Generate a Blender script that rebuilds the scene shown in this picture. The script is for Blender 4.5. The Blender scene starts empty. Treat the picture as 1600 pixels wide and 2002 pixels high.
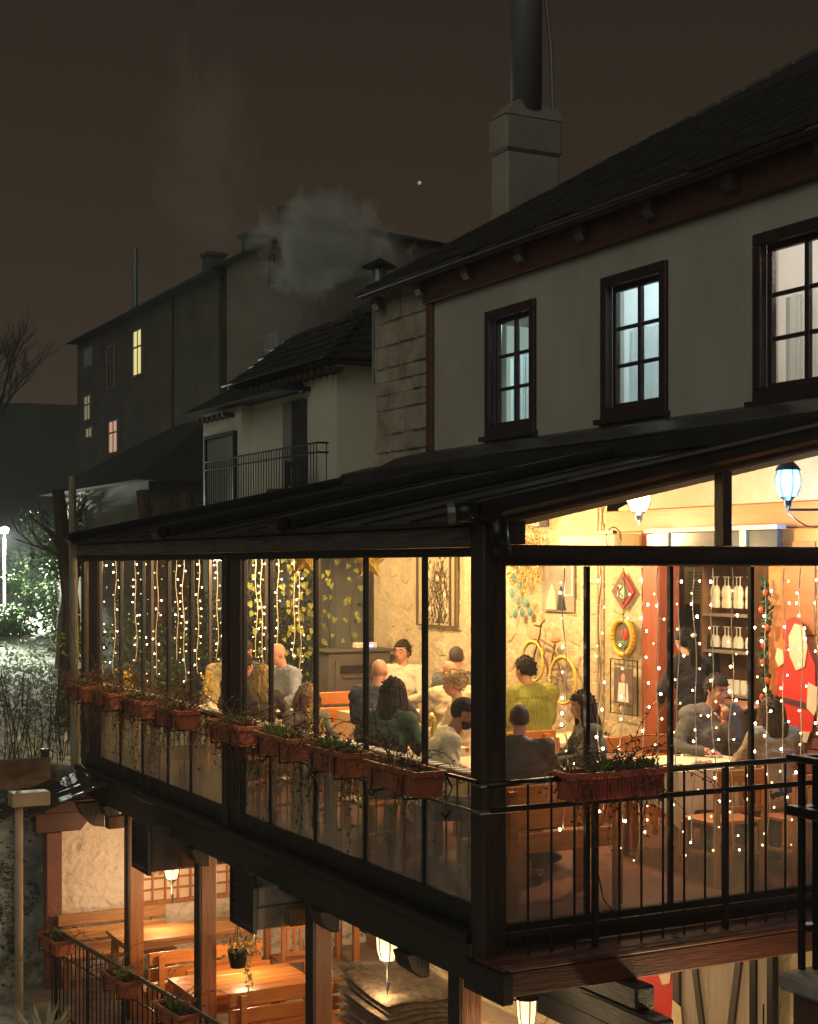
import bpy, bmesh, math, random
from mathutils import Vector, Matrix, noise
random.seed(7)
R = math.radians
PI = math.pi
S = bpy.context.scene
COL = S.collection
# ------------------------------------------------------------------ camera, world, sun, exposure
CAM = Vector((-4.81, -8.09, 2.30))
cd = bpy.data.cameras.new('camera'); cam = bpy.data.objects.new('camera', cd); COL.objects.link(cam)
cam.location = CAM; cam.rotation_euler = (R(90), 0, R(-27.72))
cd.sensor_width = 36; cd.lens = 53.05; cd.shift_y = 0.053; cd.clip_end = 600
S.camera = cam
W = bpy.data.worlds.new('World'); S.world = W; W.use_nodes = True
wn = W.node_tree; wn.nodes.clear()
wo = wn.nodes.new('ShaderNodeOutputWorld'); wb = wn.nodes.new('ShaderNodeBackground')
wt = wn.nodes.new('ShaderNodeTexCoord'); wsx = wn.nodes.new('ShaderNodeSeparateXYZ'); wr = wn.nodes.new('ShaderNodeValToRGB')
wn.links.new(wt.outputs['Generated'], wsx.inputs[0]); wn.links.new(wsx.outputs['Z'], wr.inputs[0])
wr.color_ramp.elements[0].position = 0.0; wr.color_ramp.elements[0].color = (.046, .0315, .0190, 1)
wr.color_ramp.elements[1].position = 0.38; wr.color_ramp.elements[1].color = (.0222, .0158, .0100, 1)
wn.links.new(wr.outputs[0], wb.inputs[0]); wb.inputs[1].default_value = 1.0
wn.links.new(wb.outputs[0], wo.inputs[0])
sd = bpy.data.lights.new('night_glow', 'SUN'); sun = bpy.data.objects.new('night_glow', sd); COL.objects.link(sun)
sd.energy = 0.46; sd.angle = R(50); sd.color = (1.0, .98, .84); sun.rotation_euler = (R(58), 0, R(-52))
S.view_settings.view_transform = 'Standard'; S.view_settings.look = 'None'
S.view_settings.exposure = 0; S.view_settings.gamma = 1; S.view_settings.use_curve_mapping = False
S.render.engine = 'CYCLES'
S.cycles.use_denoising = True
S.cycles.max_bounces = 8; S.cycles.transparent_max_bounces = 16; S.cycles.volume_bounces = 1
S.cycles.sample_clamp_indirect = 4

# ------------------------------------------------------------------ materials
MATS = {}
def mat(name, col=(.5, .5, .5), rough=.7, metal=0, var=0, vscale=6, bump=0, bscale=30, grain=None, emit=None, es=0, spec=.5, col2=None, dist=.02, sheen=0, alpha=None):
    if name in MATS: return MATS[name]
    m = bpy.data.materials.new(name); m.use_nodes = True; nt = m.node_tree; N = nt.nodes; L = nt.links
    p = N['Principled BSDF']; p.inputs['Roughness'].default_value = rough; p.inputs['Metallic'].default_value = metal
    p.inputs['Specular IOR Level'].default_value = spec
    p.inputs['Base Color'].default_value = (*col, 1)
    if sheen: p.inputs['Sheen Weight'].default_value = sheen
    tc = N.new('ShaderNodeTexCoord'); mp = N.new('ShaderNodeMapping'); L.new(tc.outputs['Object'], mp.inputs[0])
    if grain: mp.inputs['Scale'].default_value = grain
    if var or col2:
        n = N.new('ShaderNodeTexNoise'); n.inputs['Scale'].default_value = vscale; n.inputs['Detail'].default_value = 6; n.inputs['Roughness'].default_value = .65
        L.new(mp.outputs[0], n.inputs[0])
        r = N.new('ShaderNodeValToRGB'); r.color_ramp.elements[0].position = .32; r.color_ramp.elements[1].position = .68
        c2 = col2 or tuple(min(1, c*(1+var)) for c in col)
        c1 = col if col2 else tuple(c*(1-var) for c in col)
        r.color_ramp.elements[0].color = (*c1, 1); r.color_ramp.elements[1].color = (*c2, 1)
        L.new(n.outputs['Fac'], r.inputs[0])
        oi = N.new('ShaderNodeObjectInfo'); hs = N.new('ShaderNodeHueSaturation'); mr = N.new('ShaderNodeMapRange')
        mr.inputs[3].default_value = 1-.25*min(1, var*1.5+.2); mr.inputs[4].default_value = 1+.18
        L.new(oi.outputs['Random'], mr.inputs[0]); L.new(mr.outputs[0], hs.inputs['Value']); L.new(r.outputs[0], hs.inputs['Color'])
        L.new(hs.outputs[0], p.inputs['Base Color'])
    if bump:
        b = N.new('ShaderNodeBump'); b.inputs['Strength'].default_value = bump; b.inputs['Distance'].default_value = dist
        n2 = N.new('ShaderNodeTexNoise'); n2.inputs['Scale'].default_value = bscale; n2.inputs['Detail'].default_value = 5
        L.new(mp.outputs[0], n2.inputs[0]); L.new(n2.outputs['Fac'], b.inputs['Height']); L.new(b.outputs[0], p.inputs['Normal'])
    if emit: p.inputs['Emission Color'].default_value = (*emit, 1); p.inputs['Emission Strength'].default_value = es
    MATS[name] = m; return m

def glass_mat(name, fog=0., tint=(1, 1, 1), zlo=0, zhi=0, refl=.5):
    m = bpy.data.materials.new(name); m.use_nodes = True; nt = m.node_tree; N = nt.nodes; L = nt.links; N.clear()
    o = N.new('ShaderNodeOutputMaterial'); tr = N.new('ShaderNodeBsdfTransparent'); gl = N.new('ShaderNodeBsdfGlossy'); gl.inputs['Roughness'].default_value = .02
    tr.inputs[0].default_value = (*tint, 1)
    fr0 = N.new('ShaderNodeFresnel'); fr0.inputs[0].default_value = 1.45
    gb = N.new('ShaderNodeNewGeometry'); sb = N.new('ShaderNodeMath'); sb.operation = 'SUBTRACT'; sb.inputs[0].default_value = 1; L.new(gb.outputs['Backfacing'], sb.inputs[1])
    fr = N.new('ShaderNodeMath'); fr.operation = 'MULTIPLY'; L.new(fr0.outputs[0], fr.inputs[0]); L.new(sb.outputs[0], fr.inputs[1])
    mx = N.new('ShaderNodeMixShader'); L.new(fr.outputs[0], mx.inputs[0]); L.new(tr.outputs[0], mx.inputs[1]); L.new(gl.outputs[0], mx.inputs[2])
    last = mx
    if fog:
        geo = N.new('ShaderNodeNewGeometry'); sx = N.new('ShaderNodeSeparateXYZ'); L.new(geo.outputs['Position'], sx.inputs[0])
        ns = N.new('ShaderNodeTexNoise'); ns.inputs['Scale'].default_value = 3.0; ns.inputs['Detail'].default_value = 4
        mpp = N.new('ShaderNodeMapping'); mpp.inputs['Scale'].default_value = (1, 1, .45); L.new(geo.outputs['Position'], mpp.inputs[0]); L.new(mpp.outputs[0], ns.inputs[0])
        ad = N.new('ShaderNodeMath'); ad.operation = 'MULTIPLY_ADD'; ad.inputs[1].default_value = .55; L.new(ns.outputs['Fac'], ad.inputs[0]); L.new(sx.outputs['Z'], ad.inputs[2])
        mr = N.new('ShaderNodeMapRange'); mr.inputs[1].default_value = zhi+.27; mr.inputs[2].default_value = zlo+.27; mr.inputs[3].default_value = 0.015; mr.inputs[4].default_value = fog
        L.new(ad.outputs[0], mr.inputs[0])
        df = N.new('ShaderNodeBsdfDiffuse'); df.inputs[0].default_value = (.36, .36, .33, 1)
        tl = N.new('ShaderNodeBsdfTranslucent'); tl.inputs[0].default_value = (.26, .255, .21, 1)
        m2 = N.new('ShaderNodeMixShader'); m2.inputs[0].default_value = .6; L.new(df.outputs[0], m2.inputs[1]); L.new(tl.outputs[0], m2.inputs[2])
        m3 = N.new('ShaderNodeMixShader'); L.new(mr.outputs[0], m3.inputs[0]); L.new(mx.outputs[0], m3.inputs[1]); L.new(m2.outputs[0], m3.inputs[2]); last = m3
    L.new(last.outputs[0], o.inputs[0]); MATS[name] = m; return m

def emis(name, col, s):
    m = bpy.data.materials.new(name); m.use_nodes = True; N = m.node_tree.nodes; N.clear()
    o = N.new('ShaderNodeOutputMaterial'); e = N.new('ShaderNodeEmission'); e.inputs[0].default_value = (*col, 1); e.inputs[1].default_value = s
    m.node_tree.links.new(e.outputs[0], o.inputs[0]); MATS[name] = m; return m

black = mat('black_paint', (.012, .012, .014), .38, var=.3, vscale=9, bump=.12, bscale=60)
blackm = mat('black_metal', (.015, .014, .016), .33, metal=.3, bump=.05, bscale=80)
dwood = mat('dark_timber', (.040, .027, .022), .48, var=.45, vscale=5, bump=.45, bscale=14, grain=(6, 6, .6))
dwoodh = mat('dark_timber_flat', (.025, .021, .019), .50, col2=(.12, .105, .09), vscale=5, bump=.5, bscale=14, grain=(6, .5, 6))
dwoodx = mat('dark_timber_cross', (.050, .030, .026), .50, var=.5, vscale=5, bump=.4, bscale=14, grain=(.5, 6, 6))
redbeam = mat('red_brown_beam', (.085, .028, .018), .5, var=.3, vscale=5, bump=.25, bscale=14, grain=(.5, 6, 6))
oakp = mat('varnished_post', (.36, .125, .045), .38, var=.25, vscale=5, bump=.2, bscale=12, grain=(5, 5, .5))
oakx = mat('varnished_plank', (.50, .165, .040), .32, var=.28, vscale=4, bump=.15, bscale=12, grain=(.6, 6, 6))
oakd = mat('dull_plank', (.40, .18, .065), .5, var=.35, vscale=4, bump=.2, bscale=12, grain=(.6, 6, 6))
oakl = mat('orange_board', (.55, .19, .06), .4, var=.18, vscale=3, bump=.1, bscale=12, grain=(5, .5, 5))
plast = mat('night_plaster', (.40, .375, .31), .9, col2=(.53, .505, .43), vscale=1.1, bump=.3, bscale=30, dist=.012, grain=(1, 1, .45))
stucco = mat('rough_stucco', (.66, .54, .47), .9, var=.08, vscale=3, bump=1, bscale=9, dist=.07)
mortar = mat('yellow_mortar', (.60, .50, .33), .92, var=.22, vscale=3, bump=.9, bscale=16, dist=.03)
stonei = mat('rubble_stone', (.44, .35, .215), .9, col2=(.60, .49, .31), vscale=4, bump=.9, bscale=14, dist=.03)
quoinm = mat('limestone_quoin', (.24, .195, .13), .9, col2=(.50, .45, .34), vscale=2.2, bump=.8, bscale=18, dist=.02)
slate = mat('slate', (.010, .010, .011), .55, col2=(.028, .027, .027), vscale=5, bump=.5, bscale=20)
roofm = mat('roof_sheet', (.022, .020, .020), .42, var=.3, vscale=2, bump=.1, bscale=10)
cloth = mat('cream_tablecloth', (.72, .62, .40), .85, var=.06, bump=.15, bscale=8)
terra = mat('terracotta_plastic', (.36, .105, .05), .55, var=.2, vscale=8, bump=.15, bscale=20)
terrar = mat('red_plastic', (.38, .085, .065), .45, var=.2, vscale=8)
soil = mat('dark_soil', (.03, .02, .014), .95, var=.4, vscale=30, bump=.8, bscale=50)
leafg = mat('green_leaf', (.10, .19, .035), .6, var=.35, vscale=9)
leafy = mat('pale_leaf', (.22, .27, .06), .6, var=.3, vscale=9)
twig = mat('dry_twig', (.10, .05, .028), .85, var=.3, vscale=12)
wire = mat('cream_wire', (.78, .66, .50), .5)
metalg = mat('grey_metal', (.20, .21, .21), .4, metal=.6, var=.15, vscale=5)
gold = mat('gold_glitter', (.72, .50, .12), .25, metal=.8, bump=1, bscale=160, dist=.01)
ceil_m = mat('soffit_board', (.17, .155, .13), .8, var=.08, vscale=3, grain=(1, 8, 1))
floor_t = mat('terrace_floor', (.20, .075, .05), .45, var=.25, vscale=4, bump=.1)
white = mat('white_paint', (.75, .74, .70), .6)
dkcloth = mat('dark_cloth', (.022, .024, .028), .9, var=.3, vscale=8, bump=.3, bscale=20)
clear = glass_mat('window_glass')
paneL = glass_mat('fogged_glass', fog=.62, zlo=.25, zhi=.85)
paneR = glass_mat('fogged_glass_front', fog=.42, zlo=.05, zhi=.75)
lampg = glass_mat('lamp_glass', tint=(1, .95, .85))
bulb_w = emis('warm_bulb', (1, .78, .46), 42); bulb_d = emis('dim_warm_bulb', (1, .66, .26), 6)
BULBP = emis('lantern_bulb', (1, .75, .42), 60)

# ------------------------------------------------------------------ mesh builder
class MB:
    def __init__(s): s.v = []; s.f = []; s.mi = []; s.cur = 0
    def add(s, vs, fs, M=None):
        b = len(s.v)
        s.v += [tuple(M @ Vector(v)) if M else tuple(v) for v in vs]
        s.f += [tuple(b+i for i in f) for f in fs]; s.mi += [s.cur]*len(fs); return s
    def box(s, x0, x1, y0, y1, z0, z1, M=None):
        vs = [(x, y, z) for x in (x0, x1) for y in (y0, y1) for z in (z0, z1)]
        return s.add(vs, [(0, 1, 3, 2), (4, 6, 7, 5), (0, 4, 5, 1), (2, 3, 7, 6), (0, 2, 6, 4), (1, 5, 7, 3)], M)
    def cyl(s, p0, p1, r0, r1=None, n=8, caps=True):
        p0 = Vector(p0); p1 = Vector(p1); r1 = r0 if r1 is None else r1
        d = (p1-p0); 
        if d.length < 1e-6: return s
        q = d.to_track_quat('Z', 'Y'); vs = []
        for i in range(n):
            a = 2*PI*i/n; c, sn = math.cos(a), math.sin(a)
            vs.append(p0+q @ Vector((c*r0, sn*r0, 0))); vs.append(p1+q @ Vector((c*r1, sn*r1, 0)))
        fs = [(2*i, 2*((i+1) % n), 2*((i+1) % n)+1, 2*i+1) for i in range(n)]
        if caps: fs += [tuple(2*i for i in reversed(range(n))), tuple(2*i+1 for i in range(n))]
        return s.add(vs, fs)
    def path(s, pts, r, n=5, r1=None):
        m = len(pts)
        for i in range(m-1):
            a = r if r1 is None else r+(r1-r)*i/(m-1); b = r if r1 is None else r+(r1-r)*(i+1)/(m-1)
            s.cyl(pts[i], pts[i+1], a, b, n, caps=(i in (0, m-2)))
        return s
    def ell(s, c, r, n=10, m=7, M=None):
        if not hasattr(r, '__len__'): r = (r, r, r)
        vs = [(c[0], c[1], c[2]+r[2])]; 
        for j in range(1, m):
            t = PI*j/m
            for i in range(n):
                a = 2*PI*i/n; vs.append((c[0]+r[0]*math.sin(t)*math.cos(a), c[1]+r[1]*math.sin(t)*math.sin(a), c[2]+r[2]*math.cos(t)))
        vs.append((c[0], c[1], c[2]-r[2])); fs = []
        for i in range(n): fs.append((0, 1+i, 1+(i+1) % n))
        for j in range(m-2):
            for i in range(n):
                a = 1+j*n+i; b = 1+j*n+(i+1) % n; fs.append((a, a+n, b+n, b))
        e = len(vs)-1; k = 1+(m-2)*n
        for i in range(n): fs.append((k+i, e, k+(i+1) % n))
        return s.add(vs, fs, M)
    def lathe(s, c, prof, n=12):
        vs = []; fs = []
        for (r, z) in prof:
            for i in range(n):
                a = 2*PI*i/n; vs.append((c[0]+r*math.cos(a), c[1]+r*math.sin(a), c[2]+z))
        for j in range(len(prof)-1):
            for i in range(n):
                a = j*n+i; b = j*n+(i+1) % n; fs.append((a, b, b+n, a+n))
        return s.add(vs, fs)
    def prism(s, poly, axis, d0, d1):   # poly of 2D points extruded along axis
        def P(u, v, d):
            return {'x': (d, u, v), 'y': (u, d, v), 'z': (u, v, d)}[axis]
        n = len(poly); vs = [P(u, v, d0) for u, v in poly]+[P(u, v, d1) for u, v in poly]
        fs = [tuple(range(n)), tuple(reversed(range(n, 2*n)))]+[(i, i+n, (i+1) % n+n, (i+1) % n) for i in range(n)]
        return s.add(vs, fs)
    def torus(s, c, R_, r, axis='y', n=24, m=6, a0=0, a1=2*PI):
        pts = []
        for i in range(n+1):
            a = a0+(a1-a0)*i/n; u, v = R_*math.cos(a), R_*math.sin(a)
            pts.append({'y': (c[0]+u, c[1], c[2]+v), 'x': (c[0], c[1]+u, c[2]+v), 'z': (c[0]+u, c[1]+v, c[2])}[axis])
        return s.path(pts, r, m)
    def leaf(s, p, d, w, l, up=None):
        d = Vector(d).normalized(); u = d.cross(Vector((random.uniform(-1, 1), random.uniform(-1, 1), random.uniform(-1, 1))))
        if u.length < 1e-3: u = Vector((1, 0, 0))
        u.normalize(); p = Vector(p); n = d.cross(u)*w*.25
        return s.add([p, p+d*l*.45+u*w*.5+n, p+d*l, p+d*l*.45-u*w*.5+n], [(0, 1, 2, 3)])
    def mesh(s, name, mats):
        me = bpy.data.meshes.new(name); me.from_pydata([tuple(v) for v in s.v], [], s.f)
        for m in (mats if isinstance(mats, (list, tuple)) else [mats]): me.materials.append(m)
        if any(s.mi): me.polygons.foreach_set('material_index', s.mi)
        me.update()
        bm = bmesh.new(); bm.from_mesh(me); bmesh.ops.recalc_face_normals(bm, faces=bm.faces); bm.to_mesh(me); bm.free()
        return me
    def build(s, name, mats, parent=None, bev=0, smooth=False, kind=None, local=False):
        if parent is not None and not local:
            l = ORIG.get(parent.name, Vector((0, 0, 0))); s.v = [(v[0]-l.x, v[1]-l.y, v[2]-l.z) for v in s.v]
        me = s.mesh(name, mats)
        if smooth: me.polygons.foreach_set('use_smooth', [True]*len(me.polygons))
        o = bpy.data.objects.new(name, me); COL.objects.link(o)
        if parent is not None: o.parent = parent; ORIG[o.name] = ORIG.get(parent.name, Vector((0, 0, 0)))
        if bev:
            b = o.modifiers.new('bevel', 'BEVEL'); b.width = bev; b.segments = 1; b.limit_method = 'ANGLE'
        if kind: o['kind'] = kind
        return o
ORIG = {}
def tag(o, label=None, cat=None, group=None, kind=None):
    if label: o['label'] = label
    if cat: o['category'] = cat
    if group: o['group'] = group
    if kind: o['kind'] = kind
    return o
def thing(name, label, cat, loc=(0, 0, 0), rz=0, group=None):
    o = bpy.data.objects.new(name, None); COL.objects.link(o); o.location = loc; o.rotation_euler = (0, 0, rz); o.empty_display_size = .1
    ORIG[o.name] = Vector(loc); return tag(o, label, cat, group)
def struct(name): 
    o = bpy.data.objects.new(name, None); COL.objects.link(o); o['kind'] = 'structure'; ORIG[o.name] = Vector((0, 0, 0)); return o
def dup(root, loc, rz=0, label=None, sc=None, parent=None):
    r = root.copy(); COL.objects.link(r); r.parent = parent
    if parent is None:
        r.location = loc; r.rotation_euler = (0, 0, rz); ORIG[r.name] = Vector(loc)
        if sc: r.scale = sc
        if label: r['label'] = label
    for ch in list(root.children): dup(ch, None, parent=r)
    return r
def box(name, m, b, parent=None, bev=0, **k): return MB().box(*b).build(name, m, parent, bev, **k)
def rect_frame(mb, axis, d0, d1, u0, u1, v0, v1, w):   # four bars, butted, in the plane across axis
    for a in ((u0, u1, v0, v0+w), (u0, u1, v1-w, v1), (u0, u0+w, v0+w, v1-w), (u1-w, u1, v0+w, v1-w)):
        if axis == 'x': mb.box(d0, d1, a[0], a[1], a[2], a[3])
        elif axis == 'y': mb.box(a[0], a[1], d0, d1, a[2], a[3])
        else: mb.box(a[0], a[1], a[2], a[3], d0, d1)
def stone_piece(poly, axis, base, h, up=1):  # a polygon with a slightly smaller raised face
    n = len(poly); cx = sum(p[0] for p in poly)/n; cy = sum(p[1] for p in poly)/n
    lo = [(p[0], p[1], 0) for p in poly]; hi = [(cx+(p[0]-cx)*.80, cy+(p[1]-cy)*.80, h*random.uniform(.7, 1.2)) for p in poly]
    vs = lo+hi+[(cx, cy, h*1.15)]
    if axis == 'x': vs = [(base+up*c, a, b) for a, b, c in vs]
    else: vs = [(a, base+up*c, b) for a, b, c in vs]
    fs = [(i, (i+1) % n, (i+1) % n+n, i+n) for i in range(n)]+[(i+n, (i+1) % n+n, 2*n) for i in range(n)]
    return MB().add(vs, fs)
def rubble(parent, x, y0, y1, z0, z1, cw, ch, m, skip=None, h=.016):
    nz = int((z1-z0)/ch); k = 0
    for j in range(nz):
        ny = int((y1-y0)/cw); off = random.random()*.5
        for i in range(ny):
            cy = y0+(i+.5+off*.6+random.uniform(-.12, .12))*(y1-y0)/ny; cz = z0+(j+.5+random.uniform(-.15, .15))*(z1-z0)/nz
            if cy > y1-cw*.45 or (skip and skip(cy, cz)): continue
            a = cw*random.uniform(.36, .52); b = ch*random.uniform(.38, .54); t = random.uniform(-.4, .4); n = random.choice((5, 6, 7, 8))
            poly = []
            for q in range(n):
                g = 2*PI*(q+random.uniform(-.25, .25))/n; rr = random.uniform(.75, 1.08); u = a*rr*math.cos(g); v = b*rr*math.sin(g)
                poly.append((cy+u*math.cos(t)-v*math.sin(t), cz+u*math.sin(t)+v*math.cos(t)))
            stone_piece(poly, 'x', x, h, -1).build('stone', m, parent); k += 1
    return k

# ================================================================== LARGE STRUCTURE
# ---- terrain: a level bank of lawn at z = 0, rising to a hill; cut down to -2.5 by the lower terrace
def gz(x, y):
    dx, dy = x-CAM.x, y-CAM.y; d = .465*dx+.885*dy
    z = 0
    if y < 9.25: return -2.62+.10*noise.noise(Vector((x*.5, y*.5, 0)))
    if d > 33: z += min(1, (d-33)/7)*1.25
    if d > 46: z += (d-46)*.05
    if d > 62: z += min(1, (d-62)/45)*9.6
    return z+.06*noise.noise(Vector((x*.4, y*.4, 3)))+.02*noise.noise(Vector((x*2, y*2, 3)))
g = MB(); xs = [-260, -120, -60]+[-30+i*1.0 for i in range(61)]+[45, 70, 130, 260]; ys = [-30, -12, 0, 6, 9.2, 9.3]+[10+i for i in range(60)]+[75+i*5 for i in range(14)]+[200, 300]
g.v = [(x, y, gz(x, y)) for y in ys for x in xs]; nx = len(xs)
g.f = [(j*nx+i, j*nx+i+1, (j+1)*nx+i+1, (j+1)*nx+i) for j in range(len(ys)-1) for i in range(nx-1)]
gm = mat('leaf_strewn_grass', (.05, .06, .03), .95, col2=(.50, .50, .45), vscale=5.0, bump=.8, bscale=9, dist=.05)
g.mi = [1 if ys[j] > 41 else 0 for j in range(len(ys)-1) for i in range(nx-1)]
go = g.build('ground', [gm, mat('dark_hill_grass', (.012, .016, .010), .95, col2=(.03, .035, .022), vscale=.6)]); go['kind'] = 'structure'

# ---- restaurant house (upper storey, roof, rooms)
H = thing('restaurant_house', 'pale plastered upper storey with three lit timber windows under a dark slate roof', 'house', (3.7, 4, 3.4))
wins = [(5.24, 6.25, 3.72, 5.10), (3.01, 4.04, 3.72, 5.10), (.70, 1.82, 3.68, 5.09)]
wy = [7.5]+[v for w in wins for v in (w[1], w[0])]+[-2.2]
wm = MB()
for i in range(0, len(wy)-1, 2): wm.box(3.7, 3.95, wy[i+1], wy[i], 3.38, 5.42)
for (a, b, c, d) in wins: wm.box(3.7, 3.95, a, b, 3.38, c); wm.box(3.7, 3.95, a, b, d, 5.42)
wm.build('wall', plast, H)
box('end_wall', plast, (3.95, 9.0, 8.8, 9.0, -2.5, 5.6), H)
wrm = mat('room_wall', (.62, .62, .60), .9, var=.03); curt = mat('net_curtain', (.66, .67, .66), .9, var=.12, vscale=5, grain=(1, 9, .25))
_n = curt.node_tree; _t = _n.nodes.new('ShaderNodeBsdfTranslucent'); _t.inputs[0].default_value = (.8, .82, .8, 1); _x = _n.nodes.new('ShaderNodeMixShader'); _x.inputs[0].default_value = .62
_n.links.new(_n.nodes['Principled BSDF'].outputs[0], _x.inputs[1]); _n.links.new(_t.outputs[0], _x.inputs[2]); _n.links.new(_x.outputs[0], _n.nodes['Material Output'].inputs[0])
rm = MB(); rm.box(6.4, 6.5, -2, 8.8, 3.4, 5.6); rm.box(3.95, 6.4, 4.55, 4.65, 3.4, 5.6); rm.box(3.95, 6.4, 2.35, 2.45, 3.4, 5.6); rm.box(3.95, 6.5, -2.2, 8.8, 3.2, 3.38); rm.box(3.95, 6.4, -2.3, -2.2, 3.4, 5.6)
rm.build('room_wall', wrm, H)
box('ceiling', mat('brown_ceiling', (.20, .15, .12), .8, var=.2), (3.95, 6.4, -2.2, 8.8, 5.45, 5.55), H)
for wi, (a, b, c, d) in enumerate(wins):
    f = MB(); rect_frame(f, 'x', 3.66, 3.74, a, b, c, d, .10); rect_frame(f, 'x', 3.745, 3.80, a+.085, b-.085, c+.085, d-.085, .065)
    m_ = (a+b)/2; f.box(3.75, 3.795, m_-.028, m_+.028, c+.15, d-.15)
    z1, z2 = c+.15, d-.15; zz = [z1+(z2-z1)*k/3 for k in (1, 2)]
    for z in zz: f.box(3.752, 3.79, a+.15, m_-.028, z-.018, z+.018); f.box(3.752, 3.79, m_+.028, b-.15, z-.018, z+.018)
    fo = f.build('window', mat('window_timber', (.040, .020, .020), .45, var=.3, bump=.2), H, bev=.006)
    box('sill', dwood, (3.60, 3.70, a-.03, b+.03, c-.05, c), fo)
    for (p, q) in ((a+.15, m_-.028), (m_+.028, b-.15)):
        for k in range(3):
            zz0 = z1+(z2-z1)*k/3+.018*(k > 0); zz1 = z1+(z2-z1)*(k+1)/3-.018*(k < 2)
            box('pane', clear, (3.768, 3.772, p, q, zz0, zz1), fo)
    cu = MB(); n = 60; ytop = c+.15+(d-c-.3)*.67
    for i in range(n):
        for y in (i, i+1): pass
    pts = [(3.93+.018*math.sin(i*1.9)+.008*math.sin(i*.7), a+.12+(b-a-.24)*i/n) for i in range(n+1)]
    vs = [(x, y, c+.1) for x, y in pts]+[(x, y, ytop+.01*math.sin(i*.5)) for i, (x, y) in enumerate(pts)]
    cu.add(vs, [(i, i+1, n+2+i, n+1+i) for i in range(n)]); cu.build('curtain', curt, fo, smooth=True)
    if wi == 0:
        box('picture', mat('brown_picture', (.25, .10, .07), .6), (6.36, 6.40, 7.9, 8.5, 4.6, 5.2), fo)
for (y, e, c_) in ((6.8, 95, (.62, .95, 1)), (3.5, 62, (.68, .94, 1)), (1.0, 62, (1, .90, .76))):
    l = bpy.data.lights.new('room_lamp', 'POINT'); l.energy = e; l.color = c_; l.shadow_soft_size = .12
    lo = bpy.data.objects.new('room_lamp', l); COL.objects.link(lo); lo.location = (4.9, y, 5.2)
# lintel beam under the eaves, corner timber post
box('wall_plate', mat('maroon_timber', (.115, .045, .030), .6, var=.35, vscale=4, bump=.4, bscale=12, grain=(6, .6, 6)), (3.62, 3.72, -2.2, 7.62, 5.39, 5.70), H, bev=.01)
box('corner_post', mat('maroon_timber'), (3.655, 3.72, 7.46, 7.6, 3.4, 5.39), H, bev=.008)
qw = box('quoin_wall', quoinm, (3.72, 3.95, 7.6, 9.02, 3.2, 5.75), H)
for s_ in ('x',):
    z = 3.3; k = 0
    while z < 5.7:
        h = random.uniform(.15, .31); y = 9.04
        while y > 7.62:
            w = random.uniform(.18, .50); y0 = max(7.61, y-w); 
            if y0-7.61 < .14: y0 = 7.61
            poly = [(y0+.008+random.uniform(0, .01), z+.008), (y-.008, z+.008+random.uniform(0, .012)), (y-.008, min(z+h, 5.72)-.008), (y0+.008, min(z+h, 5.72)-.006-random.uniform(0, .015))]
            p_ = [poly[0], ((poly[0][0]+poly[1][0])/2, poly[0][1]-.003), poly[1], poly[2], ((poly[2][0]+poly[3][0])/2, poly[2][1]+.003), poly[3]]
            n = 6; cx = (y0+y)/2; cz = z+h/2; t_ = random.uniform(.006, .045)
            vs = [(3.72, a, b) for a, b in p_]+[(3.72-t_, cx+(a-cx)*.93, cz+(b-cz)*.90) for a, b in p_]
            MB().add(vs, [(i, (i+1) % n, (i+1) % n+n, i+n) for i in range(n)]+[tuple(range(n, 2*n))]).build('quoin_stone', quoinm, qw)
            y = y0
        z += h
# roof: eave along Y at X = 3.1, hipped at the far end
ez = 5.75; sl = .63; EX = 3.5; EY = 8.95; rf = MB()
rf.add([(EX, EY, ez), (EX, -3, ez), (EX+4.2, -3, ez+sl*4.2), (EX+4.2, EY-4.2, ez+sl*4.2), (EX+8.4, EY, ez), (EX, EY, ez-.06), (EX, -3, ez-.06), (EX+4.2, -3, ez+sl*4.2-.06), (EX+4.2, EY-4.2, ez+sl*4.2-.06), (EX+8.4, EY, ez-.06), (EX+8.4, -3, ez), (EX+8.4, -3, ez-.06)],
       [(0, 1, 2, 3), (0, 3, 4), (5, 8, 7, 6), (5, 9, 8), (0, 5, 6, 1), (0, 4, 9, 5), (2, 10, 4, 3), (7, 8, 9, 11)])
ro = rf.build('roof', slate, H)
tiles = []
du = .27; nrow = 15
for r_ in range(nrow):
    u0 = r_*du*.78
    y = -1.2+random.uniform(0, .3)
    while y < EY-u0*.86:
        w = random.uniform(.26, .46); x0 = EX+u0*.84-.03; 
        if y+w > EY+.05-u0*.86: w = max(.1, EY+.05-u0*.86-y)
        tiles.append((x0, y, w, r_)); y += w+.008
def slate_mesh(x0, y, w, r_):
    j = random.uniform(-.03, .03); t = random.uniform(.012, .03); L_ = .30; x1 = x0+L_; z0 = ez+sl*(x0-EX)+.022+t; z1 = ez+sl*(x1-EX)+.006
    a = x0+j; z0 = ez+sl*(a-EX)+.02
    vs = [(a, y, z0), (a+random.uniform(-.02, .02), y+w, z0), (x1, y+w, z1), (x1, y, z1)]
    vs = vs+[(v[0], v[1], v[2]+t+(.012 if k < 2 else 0)) for k, v in enumerate(vs)]
    return vs, [(0, 3, 2, 1), (4, 5, 6, 7), (0, 1, 5, 4), (1, 2, 6, 5), (2, 3, 7, 6), (3, 0, 4, 7)]
tiles.sort(key=lambda t: math.hypot(t[0]+4.8, t[1]+8.1)); rest = MB()
for i, t in enumerate(tiles):
    vs, fs = slate_mesh(*t)
    if i < 290: MB().add(vs, fs).build('slate', slate, ro)
    else: rest.add(vs, fs)
rest.build('far_slates', slate, ro, kind='stuff')
hp = MB()
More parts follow.
